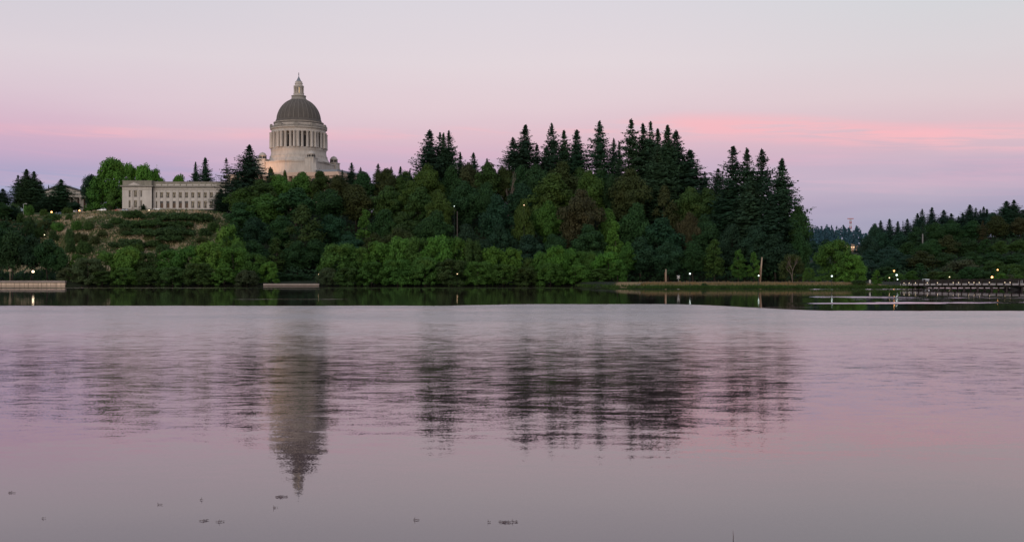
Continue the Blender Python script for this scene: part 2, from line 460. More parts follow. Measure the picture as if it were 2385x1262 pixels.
def crown_lobes(rng, n, H, W, base, kind):
    """lobe centres and radii filling a crown of height H and half-width W"""
    out = []
    zc, hz = (base + H) / 2, (H - base) / 2
    for i in range(n):
        if kind == 'shrub':
            th = rng.uniform(0, 2 * math.pi); q = rng.uniform(0.0, 1.0) ** 0.85
            z = base + (H - base) * (0.04 + 0.88 * q)
            rr = W * math.sqrt(max(0.03, 1 - (q * 0.97) ** 3.0)) * (rng.uniform(0.70, 0.90) if rng.random() < 0.75 else rng.uniform(0.3, 0.7))
            rl = W * (rng.uniform(0.13, 0.22) if rng.random() < 0.8 else rng.uniform(0.24, 0.34))
            out.append((rr * math.cos(th), rr * math.sin(th), max(z, rl * 0.5), rl))
        elif kind == 'oval':
            th = rng.uniform(0, 2 * math.pi); q = (i + rng.uniform(0, 1)) / n
            rr = W * (0.30 + 0.70 * math.sin(math.pi * min(1, 0.22 + 0.72 * q))) * (1 - 0.55 * q ** 3)
            rl = W * rng.uniform(0.20, 0.40) * (1 - 0.35 * q)
            z = base + rl + (H - base - 2 * rl) * q
            k = rng.uniform(0.45, 0.8) * rr
            out.append((k * math.cos(th), k * math.sin(th), z, rl))
        else:
            d = rng.normal(size=3); d /= np.linalg.norm(d)
            q = rng.uniform(0.62, 0.88) if rng.random() < 0.75 else rng.uniform(0.3, 0.6)
            wz = 1.0
            if kind == 'oval': wz = 1.0
            z = zc + d[2] * hz * q
            tz = (z - base) / (H - base)
            prof = math.sqrt(max(0.05, 1 - (2 * tz - 0.85) ** 2)) if kind == 'round' else max(0.18, 1.0 - 0.75 * tz) * (0.55 + 0.45 * min(1, tz * 5))
            rr = W * q * prof
            l = math.hypot(d[0], d[1]) + 1e-6
            k = rng.uniform(0.55, 1.0) * rr / l * max(0.35, l)
            rl = W * (rng.uniform(0.15, 0.25) if rng.random() < 0.75 else rng.uniform(0.26, 0.40)) * (0.8 if tz > 0.8 else 1.0)
            out.append((d[0] * k, d[1] * k, min(z, H - rl * 0.8), rl))
    out.append((0.05 * W, 0.03 * W, H - W * 0.27, W * 0.27))
    return out

def broadleaf_proto(seed, H=20.0, W=7.0, base=4.0, nl=34, dens=4.2, ls=0.62, kind='round'):
    rng = np.random.default_rng(seed)
    C, Nn = [], []
    lobes = crown_lobes(rng, int(nl * (1.5 if kind == 'oval' else 2.5)), H, W, base, kind)
    for (x, y, z, r) in lobes:
        k = int(dens * 4 * math.pi * r * r / (ls * ls) * 0.42)
        d = rng.normal(size=(k, 3)); d /= np.linalg.norm(d, axis=1, keepdims=True)
        keep = d[:, 2] > -0.75
        d = d[keep]; k = len(d)
        rad = r * (1 - 0.42 * rng.random(k) ** 1.8) * rng.uniform(0.9, 1.12, k)
        c = np.array([x, y, z]) + d * rad[:, None] * np.array([1, 1, 0.86])
        C.append(c)
        Nn.append(d + rng.normal(size=(k, 3)) * 0.42 + np.array([0, 0, 0.2]))
    # loose twigs beyond the lobes break the outline
    k = 420
    pick = rng.integers(0, len(lobes), k)
    L = np.array(lobes)
    d = rng.normal(size=(k, 3)); d /= np.linalg.norm(d, axis=1, keepdims=True)
    C.append(L[pick, :3] + d * (L[pick, 3] * rng.uniform(1.0, 1.28, k))[:, None])
    Nn.append(d + rng.normal(size=(k, 3)))
    C, Nn = np.concatenate(C), np.concatenate(Nn)
    ok = C[:, 2] > 0.05
    return quads_mesh('crown', C[ok], Nn[ok], ls, rng, LEAF)

def trunk_mesh(seed, H=20.0, r=0.32, limbs=7, spread=4.5, start=0.3, lean=0.0, top=0.85):
    rng = random.Random(seed)
    m = MB()
    pts, rad = [], []
    x = y = 0.0
    for k in range(7):
        t = k / 6
        pts.append((x, y, H * top * t)); rad.append(r * (1.25 if k == 0 else 1 - 0.85 * t))
        x += rng.uniform(-0.25, 0.25) + lean; y += rng.uniform(-0.25, 0.25)
    m.tube(pts, rad, 6)
    for i in range(limbs):
        t = start + (0.8 - start) * i / max(1, limbs - 1)
        a = rng.uniform(0, 6.28)
        k = min(5, int(t / top * 6)); p = Vector(pts[k])
        L = spread * (1.15 - t) * rng.uniform(0.8, 1.2)
        e = p + Vector((math.cos(a) * L, math.sin(a) * L, L * rng.uniform(0.6, 1.2)))
        mid = (p + e) / 2 + Vector((0, 0, -0.12 * L))
        rr = rad[k] * 0.55
        m.tube([p, mid, e], [rr, rr * 0.6, rr * 0.2], 5)
    return m.mesh('trunk', BARK)

def bare_mesh(seed, H=16.0):
    """leafless spreading tree"""
    rng = random.Random(seed)
    m = MB()
    def grow(p, d, L, r, depth):
        q = p + d * L * 0.5 + Vector((rng.uniform(-1, 1), rng.uniform(-1, 1), 0)) * L * 0.06
        e = p + d * L
        m.tube([p, q, e], [r, r * 0.85, r * 0.62], 5)
        if depth == 0: return
        for i in range(3 if depth > 1 else 4):
            a = rng.uniform(0, 6.28)
            s = rng.uniform(0.3, 0.75)
            nd = (d + Vector((math.cos(a) * s, math.sin(a) * s, 0.12))).normalized()
            grow(e if i else q, nd, L * rng.uniform(0.55, 0.8), r * 0.55, depth - 1)
    grow(Vector((0, 0, 0)), Vector((0.03, 0, 1)), H * 0.32, 0.34, 4)
    return m.mesh('trunk', PALEBARK)

def conifer_proto(seed, H=36.0, W=4.6, base=3.0, gap=0.62, full=1.0, droop=0.35, ragged=0.35, ls=0.8, quick=0.41):
    """quick: how far below the tip the crown has reached nearly its full width"""
    rng = np.random.default_rng(seed)
    C, Nn, D = [], [], []
    z = base
    while z < H - 0.3:
        u = (H - z) / (H - base)
        rmax = W * (min(1.0, (u / quick) ** 0.95) if u < quick else 1.0 - 0.12 * (u - quick)) * (0.6 + 0.4 * min(1, (z - base) / 5)) + 0.10
        nb = max(5, int((12 if u > 0.2 else 6) * full))
        a0 = rng.uniform(0, 6.28)
        lvl = rng.uniform(0.70, 1.15)
        for b in range(nb):
            a = a0 + b * 6.283 / nb + rng.normal() * 0.25
            L = rmax * lvl * rng.uniform(1 - ragged * 1.3, 1 + ragged * 0.8)
            if rng.random() < 0.05: L *= 1.12
            dr = droop * rng.uniform(0.5, 1.4) * min(1.0, 0.15 + u * 1.6)
            if u < 0.12: dr = -0.5 * rng.uniform(0.3, 1.0)
            steps = max(2, int(L / 0.36))
            ca, sa = math.cos(a), math.sin(a)
            for s in range(steps):
                q = (s + 0.5) / steps
                rr = L * q
                zz = z - dr * L * (q ** 1.1) * 0.9 + (0.22 * L * q ** 4 if dr > 0 else 0)
                wd = 0.20 * L * (1 - q) + 0.13
                for e in range(3 if q < 0.75 else 2):
                    side = rng.normal() * wd
                    C.append((ca * rr - sa * side, sa * rr + ca * side, zz + rng.normal() * 0.12 - abs(side) * 0.2 - (0.25 if e == 2 else 0)))
                    Nn.append((ca * 0.6 + rng.normal() * 0.4, sa * 0.6 + rng.normal() * 0.4, 0.65 + rng.normal() * 0.3))
                    D.append((-sa + rng.normal() * 0.4, ca + rng.normal() * 0.4, rng.normal() * 0.3))
        z += gap * rng.uniform(0.75, 1.3) * (0.55 if u < 0.12 else 1.0)
    for k in range(30):
        zz = H - 0.07 * k
        C.append((rng.normal() * 0.05 * (1 + k * 0.08), rng.normal() * 0.05 * (1 + k * 0.08), zz)); Nn.append(tuple(rng.normal(size=3) * [1, 1, 0.2])); D.append((rng.normal(), rng.normal(), 0.2))
    C, Nn, D = np.array(C), np.array(Nn), np.array(D)
    return quads_mesh('crown', C, Nn, ls, rng, NEEDLE, 0.62, D)

LEAF = leafmat('broadleaf_foliage', vary=0.28, scale=0.22, warm=0.22)
NEEDLE = leafmat('needle_foliage', vary=0.35, scale=0.22, warm=0.12)
BARK = mat('bark', (0.045, 0.036, 0.028), 0.9, 0.4, 1.5, streak=True)
PALEBARK = mat('pale_bark', (0.17, 0.135, 0.11), 0.9, 0.3, 1.2, streak=True)

PROTO = {}
def make_protos():
    # name: (height, half width, crown mesh, trunk mesh)
    for i, (H, W, b, n) in enumerate([(20, 7.6, 3.5, 30), (20, 7.0, 2.5, 38), (20, 8.2, 4.5, 26), (20, 6.4, 3.0, 34)]):
        PROTO['D%d' % i] = (H, W, broadleaf_proto(10 + i, H, W, b, n), trunk_mesh(60 + i, H))
    for i, (H, W) in enumerate([(20, 5.0), (20, 4.4)]):
        PROTO['O%d' % i] = (H, W, broadleaf_proto(20 + i, H, W, 1.5, 34, kind='oval'), trunk_mesh(70 + i, H, spread=3))
    for i, (H, W, n) in enumerate([(14, 7.0, 40), (14, 6.4, 34), (14, 7.4, 46), (14, 5.6, 30)]):
        PROTO['S%d' % i] = (H, W, broadleaf_proto(30 + i, H, W, 0.2, n, 3.8, 0.60, 'shrub'), trunk_mesh(80 + i, H, 0.25, 8, 4, 0.12))
    # tall-stemmed grove tree: leaves begin well above the ground
    PROTO['G0'] = (14, 6.2, broadleaf_proto(40, 14, 6.2, 3.6, 34, 4.0, 0.6, 'round'), trunk_mesh(90, 14, 0.22, 7, 4.5, 0.22, lean=0.25))
    PROTO['G1'] = (14, 6.2, broadleaf_proto(41, 14, 6.2, 3.2, 34, 4.0, 0.6, 'round'), trunk_mesh(91, 14, 0.2, 8, 4.5, 0.18, lean=-0.2))
    for i, spec in enumerate([(5.2, 0.62, 1.0, 0.38, 0.35, 1), (4.6, 0.66, 0.95, 0.32, 0.42, 2), (5.8, 0.62, 1.0, 0.42, 0.32, 3), (5.0, 0.80, 0.85, 0.26, 0.48, 4), (6.2, 0.58, 1.1, 0.5, 0.25, 5), None, (5.4, 0.70, 0.9, 0.30, 0.55, 6), (5.0, 0.62, 1.05, 0.45, 0.38, 7), (5.6, 0.75, 0.9, 0.20, 0.50, 8)]):
        if spec is None: continue
        W, gap, full, droop, rag, sd = spec
        H = 36
        PROTO['C%d' % i] = (H, W * 1.05, conifer_proto(100 + sd, H, W, 2.0 if i != 3 else 7.0, gap, full, droop, rag), trunk_mesh(110 + sd, H, 0.45, 0, top=0.97))
    # thin see-through conifer
    PROTO['C5'] = (30, 4.4, conifer_proto(120, 30, 4.2, 5.0, 1.35, 0.75, 0.12, 0.5, 0.75), trunk_mesh(121, 30, 0.32, 0, top=0.97))
    PROTO['L0'] = (16, 7.0, None, bare_mesh(5))
    PROTO['L1'] = (16, 7.0, None, bare_mesh(8))
    # low bushes
    rngs = [(50, 3.0, 4.6, 20), (51, 3.0, 3.8, 16), (52, 3.0, 5.4, 24)]
    for i, (sd, H, W, n) in enumerate(rngs):
        PROTO['B%d' % i] = (H, W, broadleaf_proto(sd, H, W, 0.0, n, 3.4, 0.5, 'shrub'), None)

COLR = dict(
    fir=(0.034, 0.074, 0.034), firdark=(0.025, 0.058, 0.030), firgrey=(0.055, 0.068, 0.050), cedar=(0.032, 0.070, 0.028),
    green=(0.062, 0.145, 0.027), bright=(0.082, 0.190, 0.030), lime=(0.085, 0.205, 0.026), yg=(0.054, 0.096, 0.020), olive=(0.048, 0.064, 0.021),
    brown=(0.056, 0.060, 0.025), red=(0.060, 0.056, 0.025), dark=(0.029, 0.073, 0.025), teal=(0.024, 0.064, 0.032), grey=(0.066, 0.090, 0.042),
    hazy=(0.027, 0.066, 0.042), hazefir=(0.022, 0.054, 0.038), moss=(0.046, 0.088, 0.023), slope=(0.045, 0.085, 0.027))  # hazy, hazefir: haze of distance painted into the leaf colour

ORD = ['first', 'second', 'third', 'fourth', 'fifth', 'sixth', 'seventh', 'eighth', 'ninth', 'tenth', 'eleventh', 'twelfth', 'thirteenth', 'fourteenth']
FIRST = {}
ALT = {'C3': 'C8', 'C1': 'C7', 'C0': 'C6'}

def tree(proto, px, ytop, wpx, Y, col, label, name, cat, group=None, lean=0.0, sink=0.0):
    if proto in ALT and rnd.random() < 0.5: proto = ALT[proto]
    H, W, crown, trunk = PROTO[proto]
    p = on_ground(px, Y)
    h = py2z(ytop, Y) - p.z
    rz = rnd.uniform(0, 6.28)
    con = proto[0] == 'C' and proto != 'C5'
    sx = wpx * Y / F / (2 * W) * ((1.45 if Y > 700 else 1.48) if con else 1.08)
    if con: lean += rnd.uniform(-0.035, 0.035)
    sz = max(h, 1.0) / H
    if proto not in FIRST:
        root = empty(name, p, rz)
        parts = []
        if trunk: parts.append(link('trunk', trunk, root))
        if crown: parts.append(link('crown', crown, root))
        FIRST[proto] = (root, parts)
    else:
        r0, p0 = FIRST[proto]
        root = r0.copy(); root.name = name; COL.objects.link(root)
        for k in list(root.keys()): del root[k]
        parts = []
        for q in p0:
            c = q.copy(); COL.objects.link(c); c.parent = root; parts.append(c)
        root.location = p; root.rotation_euler = (0, 0, rz)
    root.rotation_euler = (lean * math.cos(rz) , lean * math.sin(rz), rz)
    root.scale = (sx, sx, sz)
    cc = COLR[col]
    for q in parts:
        if q.name.startswith('crown'): q.color = (*[v * rnd.uniform(0.92, 1.08) for v in cc], 1)
    tag(root, label, cat, group)
    return root

ROWS = []
def row(phrase, group, name, cat, noun, items):
    """items: (px, ytop, width, Y, proto, colour, words) in photo units; words starting with ! are a whole label"""
    items = sorted(items, key=lambda q: q[0])
    n = len(items)
    for i, it in enumerate(items):
        px, yt, w, Y, pr, c, desc = it[:7]
        if desc.startswith('!'): lab = desc[1:]
        else:
            pos = ORD[i] + ' from left' if n > 2 else ('left one' if i == 0 else 'right one')
            lab = ('%s %s, %s %s' % (desc, noun, pos, phrase)).strip()
        tree(pr, px, yt, w, Y, c, lab, name, cat, group if n > 1 else None, it[7] if len(it) > 7 else 0.0)

def bush(px, py, wpx, hpx, proto, col, label, group, Y=None, name='bush'):
    if Y is None: X, Y = ray_ground(px, py)
    H, W, crown, _ = PROTO[proto]
    p = on_ground(px, Y)
    key = proto
    if key not in FIRST:
        o = link(name, crown); FIRST[key] = o
    else:
        o = FIRST[key].copy(); o.name = name; COL.objects.link(o)
        for k in list(o.keys()): del o[k]
    o.location = p - Vector((0, 0, 0.15))
    o.rotation_euler = (0, 0, rnd.uniform(0, 6.28))
    s = wpx * Y / F / (2 * W)
    o.scale = (s, min(s, 1.6), hpx * Y / F / H)
    if s > 1.2: o.rotation_euler = (0, 0, rnd.uniform(-0.15, 0.15))
    o.color = (*COLR[col], 1)
    tag(o, label, 'bush', group)
    return o
# ------------------------------------------------------------------ planting
def plant():
    # ---- lawn at the left, round the stone buildings
    row('on the lawn edge left of the temple building', 'conifers left of the temple building', 'conifer', 'tree', 'conifer', [
        (6, 440, 48, 600, 'C2', 'firdark', '!dark spreading conifer cut by the left edge of the lawn'),
        (42, 408, 34, 605, 'C0', 'firdark', 'slim dark'),
        (62, 394, 48, 600, 'C4', 'cedar', 'tallest green'),
        (76, 399, 44, 598, 'C4', 'cedar', 'broad green'),
        (93, 421, 30, 604, 'C1', 'fir', 'short dark')])
    row('', None, 'conifer', 'tree', '', [(113, 431, 12, 660, 'C1', 'hazefir', '!tiny conifer rising behind the temple building roof')])
    row('', None, 'cedar_tree', 'tree', '', [(142, 418, 56, 590, 'C2', 'fir', '!dark drooping cedar in front of the temple building', 0.04)])
    row('', None, 'cedar_tree', 'tree', '', [(118, 455, 46, 586, 'C4', 'fir', '!lower dark cedar at the left foot of the drooping cedar')])
    row('', None, 'cedar_tree', 'tree', '', [(172, 470, 44, 584, 'D2', 'firdark', '!low dark tree covering the temple building steps')])
    row('', None, 'pine_tree', 'tree', '', [(212, 406, 56, 590, 'D2', 'teal', '!dark spreading pine between temple building and bright broadleaf tree')])
    row('', None, 'broadleaf_tree', 'tree', '', [(260, 371, 82, 592, 'S2', 'bright', '!tallest bright green broadleaf tree left of the long stone building')])
    row('', None, 'broadleaf_tree', 'tree', '', [(238, 418, 72, 588, 'S0', 'green', '!mid green broadleaf tree below the tallest bright one')])
    row('', None, 'broadleaf_tree', 'tree', '', [(270, 436, 50, 586, 'S1', 'green', '!green tree against the left end of the long stone building')])
    row('behind the left part of the long stone building', 'bright trees behind the stone building', 'broadleaf_tree', 'tree', 'tree', [
        (296, 377, 38, 640, 'S3', 'bright', 'narrow bright green'),
        (318, 385, 56, 645, 'S0', 'lime', 'rounded bright green'),
        (337, 386, 52, 640, 'S2', 'bright', 'rounded bright green'),
        (358, 392, 48, 645, 'S1', 'bright', 'low bright green'),
        (376, 411, 26, 640, 'S3', 'bright', 'smallest bright green')])
    row('', None, 'broadleaf_tree', 'tree', '', [(420, 407, 50, 645, 'S0', 'lime', '!lone round bright tree peeping over the long stone building roof')])
    row('behind the right end of the long stone building', 'pair of firs behind the stone building', 'fir_tree', 'tree', 'dark fir', [
        (456, 377, 26, 650, 'C1', 'firdark', 'slim'), (478, 366, 38, 650, 'C0', 'firdark', 'taller')])
    row('', None, 'larch_tree', 'tree', '', [(527, 369, 50, 560, 'C5', 'firgrey', '!thin see-through conifer at the right end of the stone building')])
    row('', None, 'fir_tree', 'tree', '', [(581, 338, 74, 572, 'C2', 'firdark', '!big dark fir standing just left of the dome')])
    row('', None, 'fir_tree', 'tree', '', [(551, 404, 46, 556, 'C3', 'firdark', '!shorter dark fir between see-through conifer and big fir')])
    row('', None, 'fir_tree', 'tree', '', [(516, 440, 40, 552, 'C4', 'firdark', '!dark layered fir covering the right end of the stone building')])
    row('', None, 'young_conifer', 'tree', '', [(334, 475, 14, 566, 'C1', 'fir', '!small young conifer by the corner of the stone building')])
    row('', None, 'broadleaf_tree', 'tree', '', [(631, 389, 30, 600, 'D2', 'olive', '!small brownish tree in front of the dome base, left side')])
    row('', None, 'broadleaf_tree', 'tree', '', [(664, 396, 20, 600, 'D2', 'yg', '!slim young tree in front of the dome base')])

    # ---- crest of the wooded bluff, dome to first firs
    g = 'broadleaf trees along the bluff crest'
    row('of the crest trees below the dome', g, 'broadleaf_tree', 'tree', 'tree', [
        (566, 436, 84, 530, 'D1', 'yg', 'yellow green'), (606, 416, 84, 536, 'D3', 'moss', 'mossy green'), (650, 405, 84, 545, 'D0', 'green', 'mid green'),
        (706, 398, 70, 548, 'D1', 'green', 'bright topped'), (745, 396, 66, 548, 'D3', 'moss', 'rounded mossy'), (786, 408, 64, 545, 'D2', 'olive', 'dull olive')])
    row('on the crest between dome and first tall firs', g, 'broadleaf_tree', 'tree', 'tree', [
        (846, 398, 70, 552, 'D0', 'dark', 'dark green'), (898, 392, 76, 552, 'D2', 'olive', 'olive brown'), (944, 396, 60, 548, 'D1', 'moss', 'mossy green')])
    row('on the skyline right of the dome', 'small conifers right of the dome', 'conifer', 'tree', 'conifer', [
        (799, 395, 20, 560, 'C3', 'firdark', 'short thin'), (819, 379, 30, 565, 'C1', 'firdark', 'taller pointed'), (840, 390, 26, 565, 'C3', 'firdark', 'ragged'),
        (880, 381, 28, 565, 'C0', 'firdark', 'dark pointed'), (908, 389, 26, 565, 'C3', 'fir', 'ragged'), (932, 388, 30, 565, 'C1', 'firdark', 'dull'), (953, 394, 22, 562, 'C3', 'fir', 'small thin')])
    g = 'trees on the bluff face below the dome'
    row('in the upper bluff face below the dome', g, 'broadleaf_tree', 'tree', 'tree', [
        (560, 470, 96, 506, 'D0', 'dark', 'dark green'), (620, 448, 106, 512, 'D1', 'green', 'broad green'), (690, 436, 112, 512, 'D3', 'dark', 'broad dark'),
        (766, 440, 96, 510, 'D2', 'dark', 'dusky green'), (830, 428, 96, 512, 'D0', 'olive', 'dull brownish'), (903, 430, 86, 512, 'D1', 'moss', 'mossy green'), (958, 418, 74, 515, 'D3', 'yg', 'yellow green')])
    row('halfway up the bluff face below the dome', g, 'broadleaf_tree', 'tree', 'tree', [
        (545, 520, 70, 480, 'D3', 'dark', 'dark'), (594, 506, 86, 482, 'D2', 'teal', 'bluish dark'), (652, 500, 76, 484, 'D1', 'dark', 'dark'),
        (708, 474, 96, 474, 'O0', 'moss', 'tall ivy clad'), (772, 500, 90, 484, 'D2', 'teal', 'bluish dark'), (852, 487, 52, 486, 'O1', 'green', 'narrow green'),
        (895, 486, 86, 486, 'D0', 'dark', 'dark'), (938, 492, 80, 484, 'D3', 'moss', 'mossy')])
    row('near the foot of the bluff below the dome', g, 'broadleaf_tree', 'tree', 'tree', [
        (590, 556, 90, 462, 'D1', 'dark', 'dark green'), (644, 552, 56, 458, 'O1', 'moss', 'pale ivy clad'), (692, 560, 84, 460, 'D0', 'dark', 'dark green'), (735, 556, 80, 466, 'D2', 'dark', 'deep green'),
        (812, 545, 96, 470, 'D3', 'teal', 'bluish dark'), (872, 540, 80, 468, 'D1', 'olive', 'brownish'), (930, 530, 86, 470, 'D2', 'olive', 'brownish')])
    # ---- centre: firs on the skyline
    g = 'tall firs on the bluff skyline'
    row('in the leftmost clump of skyline firs', g, 'fir_tree', 'tree', 'fir', [
        (998, 302, 66, 540, 'C0', 'firdark', 'full dark'), (1022, 308, 38, 545, 'C3', 'firdark', 'ragged'), (1034, 310, 36, 542, 'C1', 'fir', 'narrow'), (1048, 306, 50, 540, 'C3', 'firdark', 'open ragged')])
    row('of three small firs after the leftmost clump', g, 'fir_tree', 'tree', 'fir', [
        (1072, 355, 28, 548, 'C1', 'fir', 'pale small'), (1105, 355, 36, 550, 'C0', 'firdark', 'small dark'), (1135, 369, 28, 550, 'C4', 'fir', 'tiny rounded')])
    row('in the middle clump of skyline firs', g, 'fir_tree', 'tree', 'fir', [
        (1195, 320, 56, 545, 'C3', 'firdark', 'sloping ragged'), (1219, 290, 64, 540, 'C1', 'firdark', 'tall open topped'), (1246, 337, 44, 548, 'C0', 'firdark', 'short'), (1270, 341, 48, 548, 'C2', 'firdark', 'short broad')])
    row('of the trio left of the lone tall fir', g, 'fir_tree', 'tree', 'fir', [
        (1290, 288, 52, 540, 'C3', 'firdark', 'tallest'), (1316, 304, 54, 542, 'C2', 'fir', 'full greener'), (1344, 302, 56, 540, 'C1', 'firdark', 'right leaning')])
    row('', None, 'fir_tree', 'tree', '', [(1398, 283, 62, 540, 'C3', 'firdark', '!lone tall dark fir with open sky on its left side')])
    row('between the lone fir and the tallest fir grove', 'thin firs beside the grove', 'fir_tree', 'tree', 'thin fir', [
        (1428, 322, 32, 545, 'C3', 'firdark', 'taller'), (1444, 329, 28, 548, 'C3', 'firdark', 'shorter')])
    row('in the tallest fir grove', g, 'fir_tree', 'tree', 'fir', [
        (1477, 277, 66, 530, 'C0', 'fir', 'tallest pointed'), (1503, 287, 44, 535, 'C1', 'firdark', 'slim dark'), (1513, 282, 52, 530, 'C0', 'fir', 'pointed'),
        (1534, 299, 50, 535, 'C1', 'fir', 'shaggy green'), (1555, 291, 62, 520, 'C4', 'fir', 'broad full'), (1575, 303, 66, 530, 'C0', 'firdark', 'dark'), (1605, 350, 82, 525, 'C1', 'firdark', 'lower dark')])
    row('', None, 'fir_tree', 'tree', '', [(1530, 340, 70, 512, 'C4', 'fir', '!shaggy fir in front of the tallest fir grove')])
    row('', None, 'fir_tree', 'tree', '', [(1640, 400, 32, 545, 'C3', 'firdark', '!short ragged fir at the right foot of the grove')])
    row('', None, 'fir_tree', 'tree', '', [(1671, 393, 50, 540, 'C3', 'fir', '!thin small fir in the sky gap between the two tall groves')])
    row('in the right hand fir grove by the water', 'firs at the right end of the bluff', 'fir_tree', 'tree', 'fir', [
        (1713, 341, 76, 490, 'C3', 'firdark', 'open topped'), (1742, 345, 54, 488, 'C1', 'fir', 'narrow'), (1775, 347, 74, 485, 'C3', 'firdark', 'tall layered'),
        (1822, 369, 84, 470, 'C2', 'firdark', 'big ragged')])
    row('below the tops of the right hand fir grove', 'lower firs at the right end of the bluff', 'fir_tree', 'tree', 'fir', [
        (1700, 420, 96, 480, 'C4', 'firdark', 'broad dark'), (1752, 412, 96, 470, 'C4', 'fir', 'full greener'), (1795, 450, 80, 462, 'C2', 'firdark', 'dark drooping')])
    row('', None, 'broadleaf_tree', 'tree', '', [(1858, 474, 66, 466, 'D1', 'dark', '!dark ivy covered tree at the right tip of the bluff')])
    row('', None, 'broadleaf_tree', 'tree', '', [(1862, 540, 60, 455, 'D0', 'dark', '!dark tree below the right tip of the bluff')])
    row('', None, 'broadleaf_tree', 'tree', '', [(1806, 545, 96, 452, 'D3', 'firdark', '!very dark rounded tree at the water foot of the right grove')])
    # ---- centre: crest broadleaves
    g = 'broadleaf trees along the bluff crest'
    row('on the crest below the leftmost firs', g, 'broadleaf_tree', 'tree', 'tree', [
        (996, 380, 84, 526, 'D1', 'yg', 'yellow green'), (1052, 384, 70, 530, 'D0', 'dark', 'dark green'), (1090, 379, 68, 532, 'D2', 'brown', 'brownish'), (1136, 376, 74, 530, 'D3', 'moss', 'mossy')])
    row('', None, 'bare_tree', 'tree', '', [(1185, 388, 60, 516, 'L0', 'brown', '!leafless grey tree with forked pale trunk in the middle of the bluff')])
    row('on the crest below the middle firs', g, 'broadleaf_tree', 'tree', 'tree', [
        (1172, 388, 62, 534, 'D2', 'olive', 'dull olive'), (1212, 384, 64, 532, 'D0', 'dark', 'dark'), (1247, 379, 84, 526, 'D1', 'dark', 'deep green'), (1310, 374, 96, 524, 'D3', 'olive', 'brown green'),
        (1352, 388, 60, 530, 'D0', 'moss', 'mossy'), (1400, 390, 70, 534, 'D2', 'dark', 'shadowed')])
    g = 'trees on the middle bluff face'
    row('in the upper middle bluff face', g, 'broadleaf_tree', 'tree', 'tree', [
        (980, 434, 84, 506, 'D3', 'moss', 'mossy'), (1022, 440, 76, 498, 'D0', 'yg', 'olive yellow'), (1084, 418, 80, 510, 'D1', 'dark', 'dark'), (1133, 424, 66, 508, 'D2', 'dark', 'dark'),
        (1216, 426, 84, 514, 'D0', 'firdark', 'shadowed'), (1287, 400, 118, 502, 'D3', 'yg', 'large light green'), (1372, 392, 88, 506, 'D1', 'yg', 'light green')])
    row('', None, 'broadleaf_tree', 'tree', '', [(1464, 388, 100, 500, 'D1', 'olive', '!large olive brown tree below the tallest fir grove')])
    row('', None, 'broadleaf_tree', 'tree', '', [(1424, 404, 60, 508, 'D0', 'dark', '!dark tree left of the large olive brown tree')])
    row('in the middle of the bluff face', g, 'broadleaf_tree', 'tree', 'tree', [
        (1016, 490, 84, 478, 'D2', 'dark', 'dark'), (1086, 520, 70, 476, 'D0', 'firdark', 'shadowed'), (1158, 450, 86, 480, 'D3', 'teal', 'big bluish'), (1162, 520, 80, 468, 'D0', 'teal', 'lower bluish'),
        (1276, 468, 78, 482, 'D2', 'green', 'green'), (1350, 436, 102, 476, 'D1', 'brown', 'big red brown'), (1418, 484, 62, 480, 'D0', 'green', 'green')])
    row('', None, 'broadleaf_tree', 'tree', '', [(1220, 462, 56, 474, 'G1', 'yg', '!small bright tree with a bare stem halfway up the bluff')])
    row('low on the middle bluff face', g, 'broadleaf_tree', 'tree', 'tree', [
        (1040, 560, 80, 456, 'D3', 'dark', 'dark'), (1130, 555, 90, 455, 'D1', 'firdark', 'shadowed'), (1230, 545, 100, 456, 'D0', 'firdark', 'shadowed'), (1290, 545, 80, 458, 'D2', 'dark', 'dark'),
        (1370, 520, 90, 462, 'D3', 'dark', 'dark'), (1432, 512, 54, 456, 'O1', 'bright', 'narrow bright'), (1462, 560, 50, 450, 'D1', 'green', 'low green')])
    g = 'trees on the right bluff face'
    row('in the upper right bluff face', g, 'broadleaf_tree', 'tree', 'tree', [
        (1550, 430, 66, 490, 'O0', 'olive', 'olive topped'), (1606, 432, 88, 500, 'D1', 'moss', 'mossy'), (1650, 436, 84, 500, 'D3', 'moss', 'drooping mossy'), (1686, 470, 70, 490, 'D2', 'dark', 'dark')])
    row('across the middle of the right bluff face', g, 'broadleaf_tree', 'tree', 'tree', [
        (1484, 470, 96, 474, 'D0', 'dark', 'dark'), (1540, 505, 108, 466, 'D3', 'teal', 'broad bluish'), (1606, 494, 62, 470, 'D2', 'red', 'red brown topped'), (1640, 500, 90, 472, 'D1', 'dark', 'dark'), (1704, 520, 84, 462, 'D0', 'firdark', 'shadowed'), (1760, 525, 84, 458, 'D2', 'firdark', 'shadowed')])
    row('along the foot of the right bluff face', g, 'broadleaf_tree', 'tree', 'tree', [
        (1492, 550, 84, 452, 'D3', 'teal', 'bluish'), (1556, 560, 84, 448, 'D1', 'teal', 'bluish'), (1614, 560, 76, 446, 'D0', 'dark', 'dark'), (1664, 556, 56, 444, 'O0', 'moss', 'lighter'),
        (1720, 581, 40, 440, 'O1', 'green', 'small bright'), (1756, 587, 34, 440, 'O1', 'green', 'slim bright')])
    row('', None, 'bare_tree', 'tree', '', [(1846, 576, 56, 330, 'L1', 'brown', '!thin leafless tree by the path at the right tip of the bluff')])
    row('', None, 'shrub', 'shrub', '', [(1846, 590, 62, 334, 'S3', 'olive', '!thin brownish shrub round the leafless tree')])
    row('', None, 'shrub', 'shrub', '', [(1884, 622, 28, 326, 'S3', 'green', '!small green shrub at the right tip of the bluff')])

